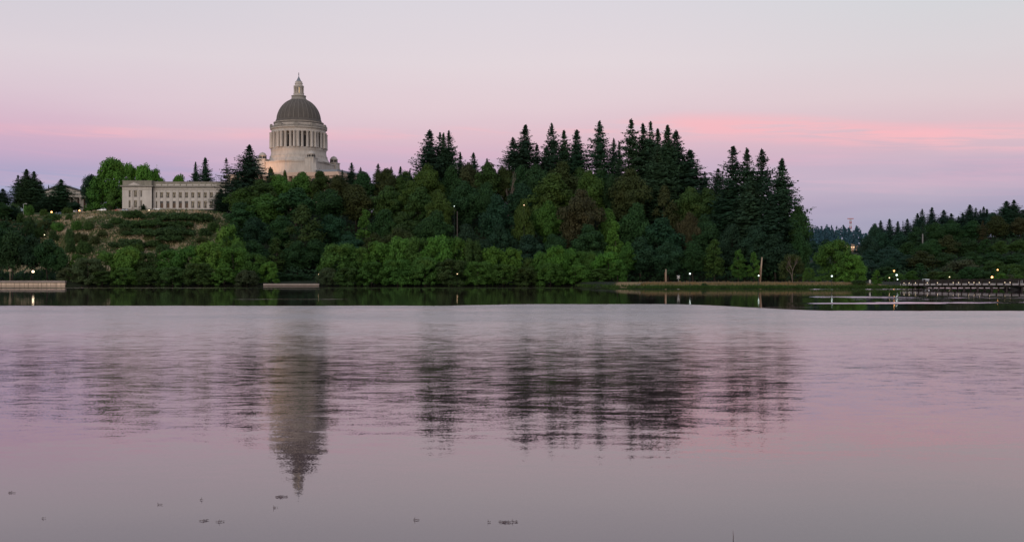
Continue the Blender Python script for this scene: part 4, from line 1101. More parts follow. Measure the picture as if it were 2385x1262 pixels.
# ------------------------------------------------------------------ domed capitol
def capitol():
    D = 665.0
    k = D / F
    cx = px2x(695.8, D)
    zb = 36.0
    root = empty('domed_capitol', (cx, D, zb), R(-15.75))
    tag(root, 'pale stone capitol with huge grey dome and columned drum above the trees', 'capitol building')
    def z(zy): return CAMZ + (HY - (160 + zy / 4.855)) * k - zb
    def r(d): return d / 4.855 * k
    def part(name, prof, m, n=96, **kw): return MB().lathe(prof, n, **kw).build(name, m, root)
    # square base under the drum, main block below
    hs = 16.6
    b = MB()
    b.box(-hs, hs, -hs, hs, z(1215), z(1085))
    b.box(-hs - 0.5, hs + 0.5, -hs - 0.5, hs + 0.5, z(1085) , z(1074))
    b.box(-hs - 1.2, hs + 1.2, -hs - 1.2, hs + 1.2, z(1225), z(1190))
    b.build('dome_pedestal', STONE, root)
    prof = [(r(352), z(1074)), (r(348), z(1066)), (r(338), z(1050)), (r(326), z(1030)), (r(322), z(1012)), (r(324), z(1006))]
    part('stepped_base', prof, STONE)
    part('drum_base', [(r(318), z(1007)), (r(316), z(1000)), (r(311), z(985)), (r(308), z(965)), (r(307), z(944)), (r(311), z(940)), (r(311), z(931)), (r(300), z(930))], STONE)
    # drum wall, columns, piers and windows
    ri, ro = r(262), r(298)
    part('drum_wall', [(ri, z(932)), (ri, z(738))], STONE)
    part('column_platform', [(r(309), z(930)), (r(309), z(917)), (r(255), z(916))], STONE)
    colp = [(0.98, z(916)), (0.98, z(910)), (0.80, z(906)), (0.78, z(860)), (0.66, z(756)), (0.72, z(752)), (0.95, z(744)), (0.95, z(741))]
    cm = MB().lathe(colp, 12).mesh('column', STONE)
    pm = MB().box(-1.75, 1.75, -1.0, 2.6, z(916), z(741)).mesh('pier', STONE)
    pil = MB()
    for s in (-1, 1): pil.lathe([(q * 0.9, zz) for q, zz in colp], 12, cx=s * 1.15, cy=-0.95)
    pil = pil.mesh('pier_columns', STONE)
    wm = MB()
    h0, h1 = z(908), z(775)
    wm.box(-0.95, 0.95, -0.12, 0.25, h0, h1)
    wmesh = wm.mesh('window', SHADOW)
    gm = MB()
    gm.box(-0.80, -0.06, -0.16, -0.13, h0 + .15, h1 - .15); gm.box(0.06, 0.80, -0.16, -0.13, h0 + .15, h1 - .15)
    gmesh = gm.mesh('pane', GLASS)
    for i in range(10):
        ac = R(-90 + 15.75 - 12.7 + 36 * i)            # centre of each bay
        ap = ac + R(18)
        for da in (-5.6, 5.6):
            a = ac + R(da)
            link('column', cm, root, (ro * math.cos(a), ro * math.sin(a), 0), a + R(90))
        link('pier', pm, root, (r(285) * math.cos(ap), r(285) * math.sin(ap), 0), ap + R(90))
        link('pier_columns', pil, root, ((ro - .15) * math.cos(ap), (ro - .15) * math.sin(ap), 0), ap + R(90))
        for da in (-10.6, 0, 10.6):
            a = ac + R(da)
            w = link('window', wmesh, root, (ri * 1.002 * math.cos(a), ri * 1.002 * math.sin(a), 0), a + R(90))
            link('pane', gmesh, w)
    part('entablature', [(r(250), z(741)), (r(306), z(740)), (r(306), z(727)), (r(302), z(726)), (r(302), z(705)), (r(310), z(702)), (r(318), z(697)), (r(319), z(688)), (r(300), z(684))], STONE)
    part('cornice_crest', [(r(312), z(687)), (r(315), z(683)), (r(316), z(672)), (r(310), z(668)), (r(296), z(668))], STONE2, 120,
         fac=lambda i, zz: 1.0 + (0.012 if i % 4 < 2 and zz > z(675) else 0))
    am = MB().box(-1.5, 1.5, -0.5, 0.6, z(684), z(655)).box(-0.9, 0.9, -0.45, 0.5, z(655), z(647)).mesh('crest_block', STONE2)
    for i in range(10):
        a = R(-90 + 15.75 - 12.7 + 18 + 36 * i)
        link('crest_block', am, root, (r(312) * math.cos(a), r(312) * math.sin(a), 0), a + R(90))
    part('attic_wall', [(r(278), z(690)), (r(277), z(640)), (r(277), z(622)), (r(282), z(619))], STONE)
    part('dome_gutter', [(r(277), z(640)), (r(280), z(636)), (r(277), z(628)), (r(268), z(619)), (r(262), z(612)), (r(261), z(604)), (r(254), z(598)), (r(254), z(588)), (r(246), z(584))], DOMESTONE)
    prof = []
    for q in range(29):
        t = q / 28
        zy = 588 - t * (588 - 352)
        rr = 246 * math.sqrt(max(0.0, 1 - ((600 - zy) / 261.5) ** 2))
        prof.append((r(max(rr, 84)), z(zy)))
    part('dome', prof, DOMESTONE, 120)
    rm = MB()
    n = len(prof)
    for side, dy in ((-1, 0), (1, 0)):
        pass
    vs, fs = [], []
    for rr, zz in prof:
        w = 0.10 + 0.016 * rr
        vs += [(rr - 0.1, -w, zz), (rr + 0.17, -w * 0.8, zz + 0.03), (rr + 0.17, w * 0.8, zz + 0.03), (rr - 0.1, w, zz)]
    for q in range(n - 1):
        for e in range(3): fs.append((q * 4 + e, q * 4 + e + 1, q * 4 + e + 5, q * 4 + e + 4))
    rm.add(vs, fs, False)
    rmesh = rm.mesh('dome_rib', RIBSTONE)
    for i in range(28): link('dome_rib', rmesh, root, (0, 0, 0), i * 2 * math.pi / 28)
    part('lantern_podium', [(r(92), z(362)), (r(92), z(352)), (r(82), z(346)), (r(79), z(320)), (r(84), z(316)), (r(84), z(311)), (r(60), z(310))], STONE2, 48)
    part('lantern_base', [(r(62), z(312)), (r(62), z(300)), (r(58), z(298)), (r(58), z(288)), (r(62), z(286)), (r(40), z(285))], STONE, 32)
    part('lantern_core', [(r(33), z(286)), (r(33), z(214))], GOLD, 24)
    lm = MB().lathe([(0.42, z(286)), (0.42, z(282)), (0.30, z(279)), (0.27, z(226)), (0.40, z(220)), (0.40, z(216))], 8).mesh('lantern_column', STONE)
    km = MB().box(-0.5, 0.5, -0.35, 0.35, z(286), z(216)).mesh('lantern_pier', STONE)
    for i in range(8):
        a = i * math.pi / 4 + 0.2
        for da in (-0.16, 0.16): link('lantern_column', lm, root, (r(51) * math.cos(a + da), r(51) * math.sin(a + da), 0))
        a2 = a + math.pi / 8
        link('lantern_pier', km, root, (r(37) * math.cos(a), r(37) * math.sin(a), 0), a + R(90))
    part('lantern_roof', [(r(34), z(217)), (r(56), z(216)), (r(56), z(208)), (r(59), z(204)), (r(58), z(198)), (r(46), z(194)), (r(42), z(186)), (r(42), z(178)), (r(46), z(174)), (r(45), z(168)), (r(40), z(164)), (r(38), z(156)), (r(41), z(152)), (r(34), z(147))], STONE, 32)
    part('spire', [(r(34), z(149)), (r(27), z(140)), (r(18), z(124)), (r(9), z(104)), (r(4.2), z(92)), (r(2.6), z(70))], LEADROOF, 24)
    fin = MB().lathe([(0.10, z(72)), (0.10, z(46))], 8).ball((0, 0, z(66)), 0.30, 8, 6).ball((0, 0, z(53)), 0.22, 8, 6)
    fin.build('finial', BLACKMETAL, root)
    # four corner turrets over buttresses
    tm = MB()
    tm.box(-2.6, 2.6, -2.6, 2.6, z(1200), z(1048))
    tm.box(-2.9, 2.9, -2.9, 2.9, z(1054), z(1047))
    tm = tm.mesh('corner_buttress', STONE)
    dm = MB()
    dm.lathe([(2.3, z(1047)), (2.3, z(1042)), (2.05, z(1040)), (2.05, z(1012)), (2.35, z(1010)), (2.4, z(1004)), (2.0, z(1001)), (1.85, z(992)), (1.5, z(982)), (0.9, z(975)), (0.35, z(971)), (0.2, z(968))], 24)
    dm = dm.mesh('corner_turret', STONE)
    nm = MB()
    nm.box(-0.62, 0.62, -0.12, 0.12, z(1040), z(1022)).lathe([(0.62, -0.12), (0.62, 0.12)], 16)
    nm = MB().prism([(-0.62, z(1040)), (0.62, z(1040)), (0.62, z(1024)), (0.5, z(1019)), (0.28, z(1016)), (0, z(1015)), (-0.28, z(1016)), (-0.5, z(1019)), (-0.62, z(1024))], -0.1, 0.1).mesh('niche', SHADOW)  # flat dark panel paints the shade inside each arch
    sc = MB()
    sc.prism([(2.4, z(1215)), (5.6, z(1215)), (5.2, z(1190)), (4.0, z(1150)), (3.1, z(1100)), (2.6, z(1060)), (2.4, z(1056))], -1.5, 1.5)
    sc = sc.mesh('corner_scroll', STONE)
    d = 15.0
    for sx, sy in ((-1, -1), (1, -1), (1, 1), (-1, 1)):
        p = (sx * d, sy * d, 0)
        link('corner_buttress', tm, root, p)
        t = link('corner_turret', dm, root, p)
        for q in range(8):
            a = q * math.pi / 4
            link('niche', nm, t, (2.06 * math.cos(a), 2.06 * math.sin(a), 0), a + R(90))
        link('corner_scroll', sc, root, p, math.atan2(sy, sx))
    # the long block under the dome with hipped lead roof, mostly behind trees
    h = z(1218)
    mb = MB().box(-34, 34, -21, 21, -1.0, h - 2.2)
    mb.build('main_block', PEACH, root)
    MB().box(-35, 35, -22, 22, h - 2.2, h - 1.2).box(-34.2, 34.2, -21.2, 21.2, h - 1.2, h).build('block_cornice', PEACH, root)
    MB().box(20, 33.0, -20, 20, h, h + 1.4).build('block_roof', LEADROOF, root)
    wm2 = MB().box(-0.9, 0.9, -0.1, 0.1, 0, 3.4).mesh('window', SHADOW)
    for i in range(12):
        for zz in (6, 13, 19):
            link('window', wm2, root, (-30 + i * 5.45, -21.05, zz))
    pm2 = MB().lathe([(0.9, 0), (0.75, 0.5), (0.62, h - 4.2), (0.9, h - 3.4), (0.9, h - 2.3)], 12).mesh('portico_column', PEACH)
    for i in range(8): link('portico_column', pm2, root, (-12.5 + i * 3.57, -24.0, 0))
    MB().box(-14.5, 14.5, -25.2, -22.06, h - 2.2, h - 0.2).build('portico_lintel', PEACH, root)
    # warm floodlight set on the block roof, washing the dome base
    ld = bpy.data.lights.new('base_floodlight', 'SPOT')
    ld.energy = 6500; ld.color = (1.0, 0.52, 0.30); ld.spot_size = R(95); ld.spot_blend = 0.9; ld.shadow_soft_size = 0.6
    lo = bpy.data.objects.new('base_floodlight', ld)
    COL.objects.link(lo)
    lo.location = (cx - 17.5, D - 24.0, zb + h + 0.8)
    tgt = Vector((cx - 9.5, D - 12, zb + z(1040)))
    lo.rotation_euler = (lo.location - tgt).to_track_quat('Z', 'Y').to_euler()
    # flagpole standing before the dome
    p = on_ground(666, 600)
    f = empty('flagpole', p)
    tag(f, 'thin flagpole standing in front of the dome base', 'flagpole')
    hh = py2z(361, 600) - p.z
    MB().tube([(0, 0, 0), (0, 0, hh)], [0.16, 0.07], 8).build('pole', STEEL, f)
    MB().ball((0, 0, hh + 0.1), 0.16).build('ball_top', STEEL, f)

# ------------------------------------------------------------------ long stone building
def stone_building():
    D = 576.0
    k = D / F
    Z0 = ground_z(px2x(400, D), D)
    ox = px2x(285, D)
    root = empty('stone_building', (ox, D, 0))
    tag(root, 'long pale stone building with two rows of tall windows on the hilltop', 'government building')
    def X(zx): return (270 + zx / 9.173 - 285) * k
    def Z(zy): return CAMZ + (HY - (400 + zy / 9.173)) * k
    zb = Z0 - 1.0
    holes_p, holes_w = [], []
    for c, w in ((293, 40), (420, 68), (540, 34)):
        holes_p += [(X(c - w / 2), X(c + w / 2), Z(540), Z(402)), (X(c - w / 2), X(c + w / 2), Z(768), Z(612))]
    cw = [838] + [950 + 133.6 * i for i in range(10)]
    for i, c in enumerate(cw):
        w = 30 if i == 0 else 66
        holes_w += [(X(c - w / 2), X(c + w / 2), Z(552), Z(432)), (X(c - w / 2), X(c + w / 2), Z(774), Z(622))]
    holes_b = [(X(c - 24), X(c + 24), Z(886), Z(852)) for c in cw[1:]]
    xw0, xw1, xp0, xp1 = X(762), X(2330), X(135), X(762)
    yw = 2.2                                            # the wing lies back from the end pavilion
    m = MB()
    wall_holes(m, xp0, xp1, zb, Z(330), 0.0, holes_p, 0.5)
    m.box(xp0, xp1, 0.5 + .3, 26, zb, Z(330))
    wall_holes(m, xw0, xw1, zb, Z(330), yw, holes_w + holes_b, 0.5)
    m.box(xw0 + 0.01, xw1, yw + 0.8, 24, zb, Z(330))
    for x in (xp0, xp1 - 0.002): m.add([(x, 0, zb), (x, 0.8, zb), (x, 0.8, Z(330)), (x, 0, Z(330))], [(0, 1, 2, 3)])
    m.add([(xp1, 0, zb), (xp1, yw + 1, zb), (xp1, yw + 1, Z(330)), (xp1, 0, Z(330))], [(0, 1, 2, 3)])
    m.add([(xw1, yw, zb), (xw1, yw + 1, zb), (xw1, yw + 1, Z(330)), (xw1, yw, Z(330))], [(0, 1, 2, 3)])
    m.build('wall', WALLSTONE, root)
    n = 0
    for h in holes_p: window_part(root, *h, 0.42, 'curtain', n); n += 1
    for i, h in enumerate(holes_w):
        kind = 'curtain'
        if i % 2 == 1 and 1 <= i // 2 <= 5: kind = 'blind'
        window_part(root, *h, yw + 0.42, kind, n); n += 1
    for h in holes_b: window_part(root, *h, yw + 0.42, 'none', n); n += 1
    # flat pilasters between the windows
    pm = MB().box(-0.55, 0.55, -0.16, 0.0, Z(790), Z(398)).box(-0.68, 0.68, -0.20, 0.0, Z(398), Z(388)).mesh('pilaster', WALLSTONE)
    for i in range(10):
        c = cw[i + 1] - 66.8 if i else 892
        link('pilaster', pm, root, (X(c), yw, 0))
    pm2 = MB().lathe([(0.52, Z(780)), (0.50, Z(700)), (0.42, Z(412)), (0.55, Z(404)), (0.55, Z(398))], 12).mesh('column', WALLSTONE)
    for c in (353, 490): link('column', pm2, root, (X(c), 0.1, 0))
    MB().box(X(246), X(574), -0.12, 0.0, Z(398), Z(384)).build('column_lintel', WALLSTONE, root)
    # cornice, frieze, parapet with sunk panels
    c = MB()
    c.box(xp0 - 0.25, xp1 + 0.2, -0.25, 26.2, Z(330), Z(318)); c.box(xp0 - 0.8, xp1 + 0.75, -0.85, 26.4, Z(318), Z(294))
    c.box(xw0 + 0.25, xw1 + 0.25, yw - 0.25, 24.2, Z(340), Z(326)); c.box(xw0 + 0.78, xw1 + 0.8, yw - 0.85, 24.4, Z(326), Z(302))
    c.box(xp0 - 0.1, xp1 + 0.1, -0.10, 0.0, Z(382), Z(374)); c.box(xw0 + 0.11, xw1, yw - 0.10, yw, Z(384), Z(376))
    c.build('cornice', STONE2, root)
    MB().box(xp0 + 0.1, xp1 - 0.1, 0.15, 25.5, Z(294), Z(200)).box(xw0 - 0.1, xw1 - 0.1, yw + 0.15, 23.5, Z(302), Z(214)).build('parapet', PARAPET, root)
    MB().box(xp0 - 0.05, xp1 + 0.05, 0.0, 25.7, Z(200), Z(188)).box(xw0 + 0.06, xw1 + 0.05, yw, 23.7, Z(214), Z(203)).build('parapet_coping', STONE2, root)
    pn = MB().box(-1.25, 1.25, -0.10, 0.0, Z(292), Z(262)).mesh('parapet_panel', WALLSTONE)
    for i in range(10): link('parapet_panel', pn, root, (X(880 + 133.6 * i), yw + 0.15, 0))
    g = MB().prism([(X(205), Z(293.5)), (X(590), Z(293.5)), (X(392), Z(214))], -0.55, 0.14)
    g.build('pediment', STONE2, root)
    MB().prism([(X(262), Z(289)), (X(530), Z(289)), (X(392), Z(234))], -0.62, -0.551).build('pediment_panel', WALLSTONE, root)
    # terrace ledge and plinth
    MB().box(xw0 + 0.3, xw1, yw - 1.5, yw - 0.02, Z(842), Z(812)).box(xw0 + 0.2, xw1, yw - 1.7, yw - 0.02, Z(812), Z(804)).build('terrace_ledge', SHADOW, root)  # ledge coloured dark to paint the shadow line of the overhang
    MB().box(xw0 + 0.3, xw1, yw - 1.6, yw - 1.35, Z(803), Z(780)).box(xw0 + 0.28, xw1, yw - 1.65, yw - 1.3, Z(780), Z(775)).build('terrace_balustrade', WALLSTONE, root)
    MB().box(xp0 - 0.15, xp1 + 0.15, -0.3, -0.002, zb, Z(790)).build('plinth', STONE2, root)
    MB().box(X(1800), X(1960), yw - 3.4, yw - 1.75, zb, Z(862)).build('service_block', CONCRETE, root)
    # low retaining wall
    w = MB().box(0, X(1900) - X(900), 0, 0.4, -1.2, 1.0).box(-0.1, X(1900) - X(900) + 0.1, -0.1, 0.5, 1.0, 1.15)
    o = w.build('retaining_wall', CONCRETE, None, (ox + X(900), D - 7, ground_z(px2x(420, D - 7), D - 7) + 0.3))
    tag(o, 'low concrete retaining wall at the foot of the long stone building', 'wall')

def temple_building():
    D = 640.0
    k = D / F
    X = lambda px: (px - 144) * k
    Z = lambda py: py2z(py, D)
    root = empty('temple_building', (px2x(144, D), D, 0))
    tag(root, 'stone temple fronted building with gabled roof half hidden by cedars', 'government building')
    zb = ground_z(px2x(144, D), D) - 0.5
    MB().box(X(92), X(205), 3.5, 26, zb, Z(449)).build('wall', WALLSTONE, root)
    MB().box(X(104), X(206), 8, 24, Z(449), Z(441)).build('attic', STONE2, root)
    MB().box(X(103), X(207), 7.6, 24.4, Z(441), Z(440)).build('attic_roof', DARKROOF, root)
    MB().box(X(94), X(200), -0.3, 3.48, Z(459.5), Z(454)).box(X(92), X(202), -0.8, 3.6, Z(454), Z(449.5)).build('entablature', WALLSTONE, root)
    MB().prism([(X(93), Z(449.4)), (X(201), Z(449.4)), (X(144), Z(433.5))], -0.2, 3.4).build('pediment', WALLSTONE, root)
    rf = MB()
    rf.prism([(X(88), Z(450.5)), (X(144), Z(432.5)), (X(144), Z(429.7)), (X(86), Z(448.5))], -1.2, 12)
    rf.prism([(X(144) + .002, Z(432.5)), (X(200), Z(450.5)), (X(203), Z(448.5)), (X(144) + .002, Z(429.7))], -1.2, 12)
    rf.build('roof', DARKROOF, root)
    cm = MB().lathe([(0.62, zb), (0.6, zb + .4), (0.55, zb + .5), (0.46, Z(462)), (0.62, Z(461)), (0.62, Z(459.5))], 14).mesh('column', STONE)
    dm = MB().box(-0.95, 0.95, -0.08, 0.08, zb + 1, Z(462)).mesh('doorway', mat('dark_red_door', (0.09, 0.03, 0.028), 0.6, 0.2, 1.5))
    for i in range(8):
        link('column', cm, root, (X(98 + 14.7 * i), 0.6, 0))
        if i < 7: link('doorway', dm, root, (X(105.4 + 14.7 * i), 3.4, 0))

def small_buildings():
    # grey roofed building at the far left
    D = 556.0
    p = on_ground(22, D)
    root = empty('low_building', p)
    tag(root, 'low building with pale grey metal roof at the far left', 'building')
    k = D / F
    MB().box(-7, 4.0, 0, 9, -2, py2z(490, D) - p.z).build('wall', WALLSTONE, root)
    zt, ze = py2z(477, D) - p.z, py2z(492, D) - p.z
    m = MB()
    m.add([(-8, -1, ze), (5.3, -1, ze), (1.6, 4.5, zt), (-6, 4.5, zt), (-8, 10, ze), (5.3, 10, ze)], [(0, 1, 2, 3), (4, 3, 2, 5), (1, 5, 2), (0, 3, 4)])
    m.build('roof', mat('pale_metal_roof', (0.30, 0.33, 0.32), 0.5, 0.15, 0.8), root)
    # house with lit gable on the far ridge
    D = 1420.0
    X = px2x(1983, D)
    h = empty('hillside_house', (X, D, 0))
    tag(h, 'small house with glowing windows on the far wooded ridge', 'house')
    Z = lambda py: py2z(py, D)
    MB().box(-7.0, 7.0, 0, 8, Z(590), Z(573)).build('wall', mat('peach_house_wall', (0.55, 0.36, 0.24), 0.8, 0.1, 1.0), h)
    MB().prism([(-8.2, Z(573.6)), (8.2, Z(573.6)), (7.6, Z(572)), (0, Z(568.2)), (-7.6, Z(572))], -0.8, 8.8).build('roof', mat('tan_house_roof', (0.34, 0.235, 0.17), 0.8, 0.2, 0.6), h)
    wm = MB().box(-0.9, 0.9, -0.1, 0.05, Z(577.2), Z(574.4)).mesh('window', mat('house_window_glow', (0.8, 0.6, 0.4), 0.5, 0.0, 1.0, emit=(1.0, 0.62, 0.34), estr=0.9))
    for x in (-4.2, 0.2, 2.9): link('window', wm, h, (x, 0, 0))
    # lattice mast
    D = 1780.0
    p = Vector((px2x(1981, D), D, ground_z(px2x(1981, D), D)))
    o = empty('radio_mast', p)
    tag(o, 'red and white lattice radio mast on the far ridge', 'mast')
    H = py2z(509.5, D) - p.z
    reds, whites = MB(), MB()
    n = 14
    for i in range(n):
        z0, z1 = H * i / n, H * (i + 1) / n
        w0, w1 = 2.1 - 1.2 * i / n, 2.1 - 1.2 * (i + 1) / n
        m = reds if i % 2 == 0 else whites
        cs = [(-1, -1), (1, -1), (1, 1), (-1, 1)]
        for a in range(4):
            b = cs[(a + 1) % 4]; a_ = cs[a]
            m.tube([(a_[0] * w0, a_[1] * w0, z0), (a_[0] * w1, a_[1] * w1, z1)], [0.28, 0.28], 4)
            m.tube([(a_[0] * w0, a_[1] * w0, z0), (b[0] * w1, b[1] * w1, z1)], [0.18, 0.18], 4)
    reds.build('red_sections', mat('mast_red', (0.50, 0.13, 0.09), 0.6, 0.1, 1.0), o)
    whites.build('white_sections', mat('mast_white', (0.75, 0.72, 0.72), 0.6, 0.1, 1.0), o)
    MB().box(-4.6, 4.6, -1.2, 1.2, H - 0.4, H + 0.6).build('antenna_platform', mat('mast_red', (0.5, 0.13, 0.09)), o)

# ------------------------------------------------------------------ cars, people
def car(px, Y, rz, paint, label, van=False):
    p = on_ground(px, Y)
    root = empty('parked_van' if van else 'parked_car', p + Vector((0, 0, 0.03)), rz)
    tag(root, label, 'van' if van else 'car', 'vehicles parked on the hilltop road' if Y > 530 else None)
    m = mat(paint[0], paint[1], 0.3, 0.05, 1.0, metal=paint[2], spec=0.5)
    L, W = (2.6, 0.95) if van else (2.2, 0.88)
    if van: prof = [(-L, 0.35), (L, 0.35), (L, 0.95), (L - 0.35, 1.15), (L - 1.1, 1.95), (-L + 0.1, 2.05), (-L, 1.2)]
    else: prof = [(-L, 0.32), (L, 0.32), (L, 0.66), (L - 0.25, 0.80), (L - 1.25, 0.92), (-L + 0.25, 0.98), (-L, 0.80)]
    b = MB().prism(prof, -W, W)
    if not van: b.prism([(L - 1.35, 0.921), (L - 2.05, 1.44), (-L + 0.85, 1.46), (-L + 0.15, 0.985)], -W + 0.12, W - 0.12)
    bo = b.build('body', m, root)
    bv = bo.modifiers.new('edge', 'BEVEL'); bv.width = 0.06; bv.segments = 2
    g = MB()
    if van: g.box(L - 2.0, L - 1.0, -W - 0.01, W + 0.01, 1.25, 1.8)
    else:
        g.prism([(L - 1.5, 0.96), (L - 2.07, 1.38), (0.05, 1.40), (0.05, 0.97)], -W + 0.10, W - 0.10)
        g.prism([(-0.05, 0.97), (-0.05, 1.40), (-L + 0.92, 1.40), (-L + 0.38, 1.0)], -W + 0.10, W - 0.10)
    g.build('side_windows', GLASS, root)
    if not van:
        ws = MB().add([(L - 1.37, -W + 0.2, 0.94), (L - 1.37, W - 0.2, 0.94), (L - 2.03, W - 0.25, 1.43), (L - 2.03, -W + 0.25, 1.43)], [(0, 1, 2, 3)])
        ws.v = [(x + 0.02, y, z + 0.012) for x, y, z in ws.v]
        ws.build('windscreen', GLASS, root)
    wheel = MB()
    ring = [(0.32 * math.cos(a * math.pi / 8), 0.32 * math.sin(a * math.pi / 8)) for a in range(16)]
    wheel.prism(ring, -0.11, 0.11)
    wm = wheel.mesh('wheel', BLACKMETAL)
    hm = MB().prism([(x * 0.55, z * 0.55) for x, z in ring], -0.125, 0.125).mesh('rim', STEEL)
    for sx in (-1, 1):
        for sy in (-1, 1):
            w = link('wheel', wm, root, (sx * L * 0.62, sy * (W - 0.08), 0.32))
            link('rim', hm, w)
    for sy in (-1, 1):
        MB().box(L - 0.08, L + 0.02, -0.16, 0.16, 0.62, 0.74).build('headlight', mat('headlight_lens', (0.8, 0.8, 0.75), 0.2), root, (0, sy * 0.6, 0))
        MB().box(-L - 0.02, -L + 0.06, -0.16, 0.16, 0.66, 0.80).build('tail_light', mat('tail_lens', (0.45, 0.02, 0.02), 0.3), root, (0, sy * 0.62, 0))

def person(px, Y, rz, shirt, label):
    p = on_ground(px, Y)
    J = [(0, 0, 0.95), (0, 0, 1.2), (0, 0, 1.42), (0, 0, 1.5), (0, -0.02, 1.66), (0, -0.02, 1.76),
         (0.19, 0, 1.42), (0.27, 0.02, 1.14), (0.27, -0.06, 0.88), (-0.19, 0, 1.42), (-0.27, 0.02, 1.14), (-0.26, -0.06, 0.88),
         (0.10, 0, 0.9), (0.12, -0.06, 0.5), (0.12, 0.02, 0.08), (0.12, -0.16, 0.04), (-0.10, 0, 0.9), (-0.12, 0.06, 0.5), (-0.12, 0.10, 0.08), (-0.12, -0.06, 0.04)]
    E = [(0, 1), (1, 2), (2, 3), (3, 4), (4, 5), (2, 6), (6, 7), (7, 8), (2, 9), (9, 10), (10, 11), (0, 12), (12, 13), (13, 14), (14, 15), (0, 16), (16, 17), (17, 18), (18, 19)]
    rad = [.15, .16, .15, .06, .10, .08, .07, .05, .04, .07, .05, .04, .09, .07, .045, .04, .09, .07, .045, .04]
    me = bpy.data.meshes.new('person')
    me.from_pydata(J, E, [])
    o = link('person', me, None, p, rz)
    sk = o.modifiers.new('skin', 'SKIN')
    for v, rr in zip(me.skin_vertices[0].data, rad): v.radius = (rr, rr)
    me.skin_vertices[0].data[0].use_root = True
    o.modifiers.new('smooth', 'SUBSURF').levels = 1
    m, t, b = newmat('person_clothes')
    z = t.xyz(t.new('ShaderNodeTexCoord').outputs['Object'])[2]
    c = t.ramp(t.m('DIVIDE', z, 2.0), [(0.0, (0.03, 0.03, 0.04)), (0.47, shirt), (0.735, (0.5, 0.33, 0.25)), (0.86, (0.05, 0.035, 0.025))], 'CONSTANT')
    t.l.new(c, b.inputs['Base Color'])
    me.materials.append(m)
    tag(o, label, 'person', 'people strolling on the hilltop lawn')

# ------------------------------------------------------------------ lamps and posts
def lamp(px, py, Y, glowm, label, arm=False, size=0.28, group='lit street lamps', steel=BLACKMETAL, head='globe'):
    size *= 0.78
    p = on_ground(px, Y)
    root = empty('street_lamp', p)
    tag(root, label, 'street lamp', group)
    h = max(1.2, py2z(py, Y) - p.z)
    m = MB().tube([(0, 0, -0.3), (0, 0, 0.5), (0, 0, h - size)], [0.11, 0.075, 0.05], 8)
    m.lathe([(0.16, -0.2), (0.16, 0.25), (0.1, 0.3)], 10)
    if arm: m.tube([(0, 0, h - size), (0.5, 0, h + 0.12), (1.3, 0, h + 0.1)], [0.05, 0.045, 0.04], 6)
    m.build('pole', steel, root)
    MB().lathe([(0.09, h - size - 0.12), (size * 0.7, h - size + 0.02), (size * 0.5, h - size + 0.08)], 12).build('collar', steel, root)
    if arm: MB().box(0.9, 1.7, -0.16, 0.16, h + 0.02, h + 0.16).build('lamp_head', glowm, root)
    else:
        MB().ball((0, 0, h), size, 14, 10).build('globe', glowm, root)
        MB().lathe([(size * 0.45, h + size * 0.9), (size * 0.3, h + size * 1.15), (0.03, h + size * 1.4)], 10).build('cap', steel, root)

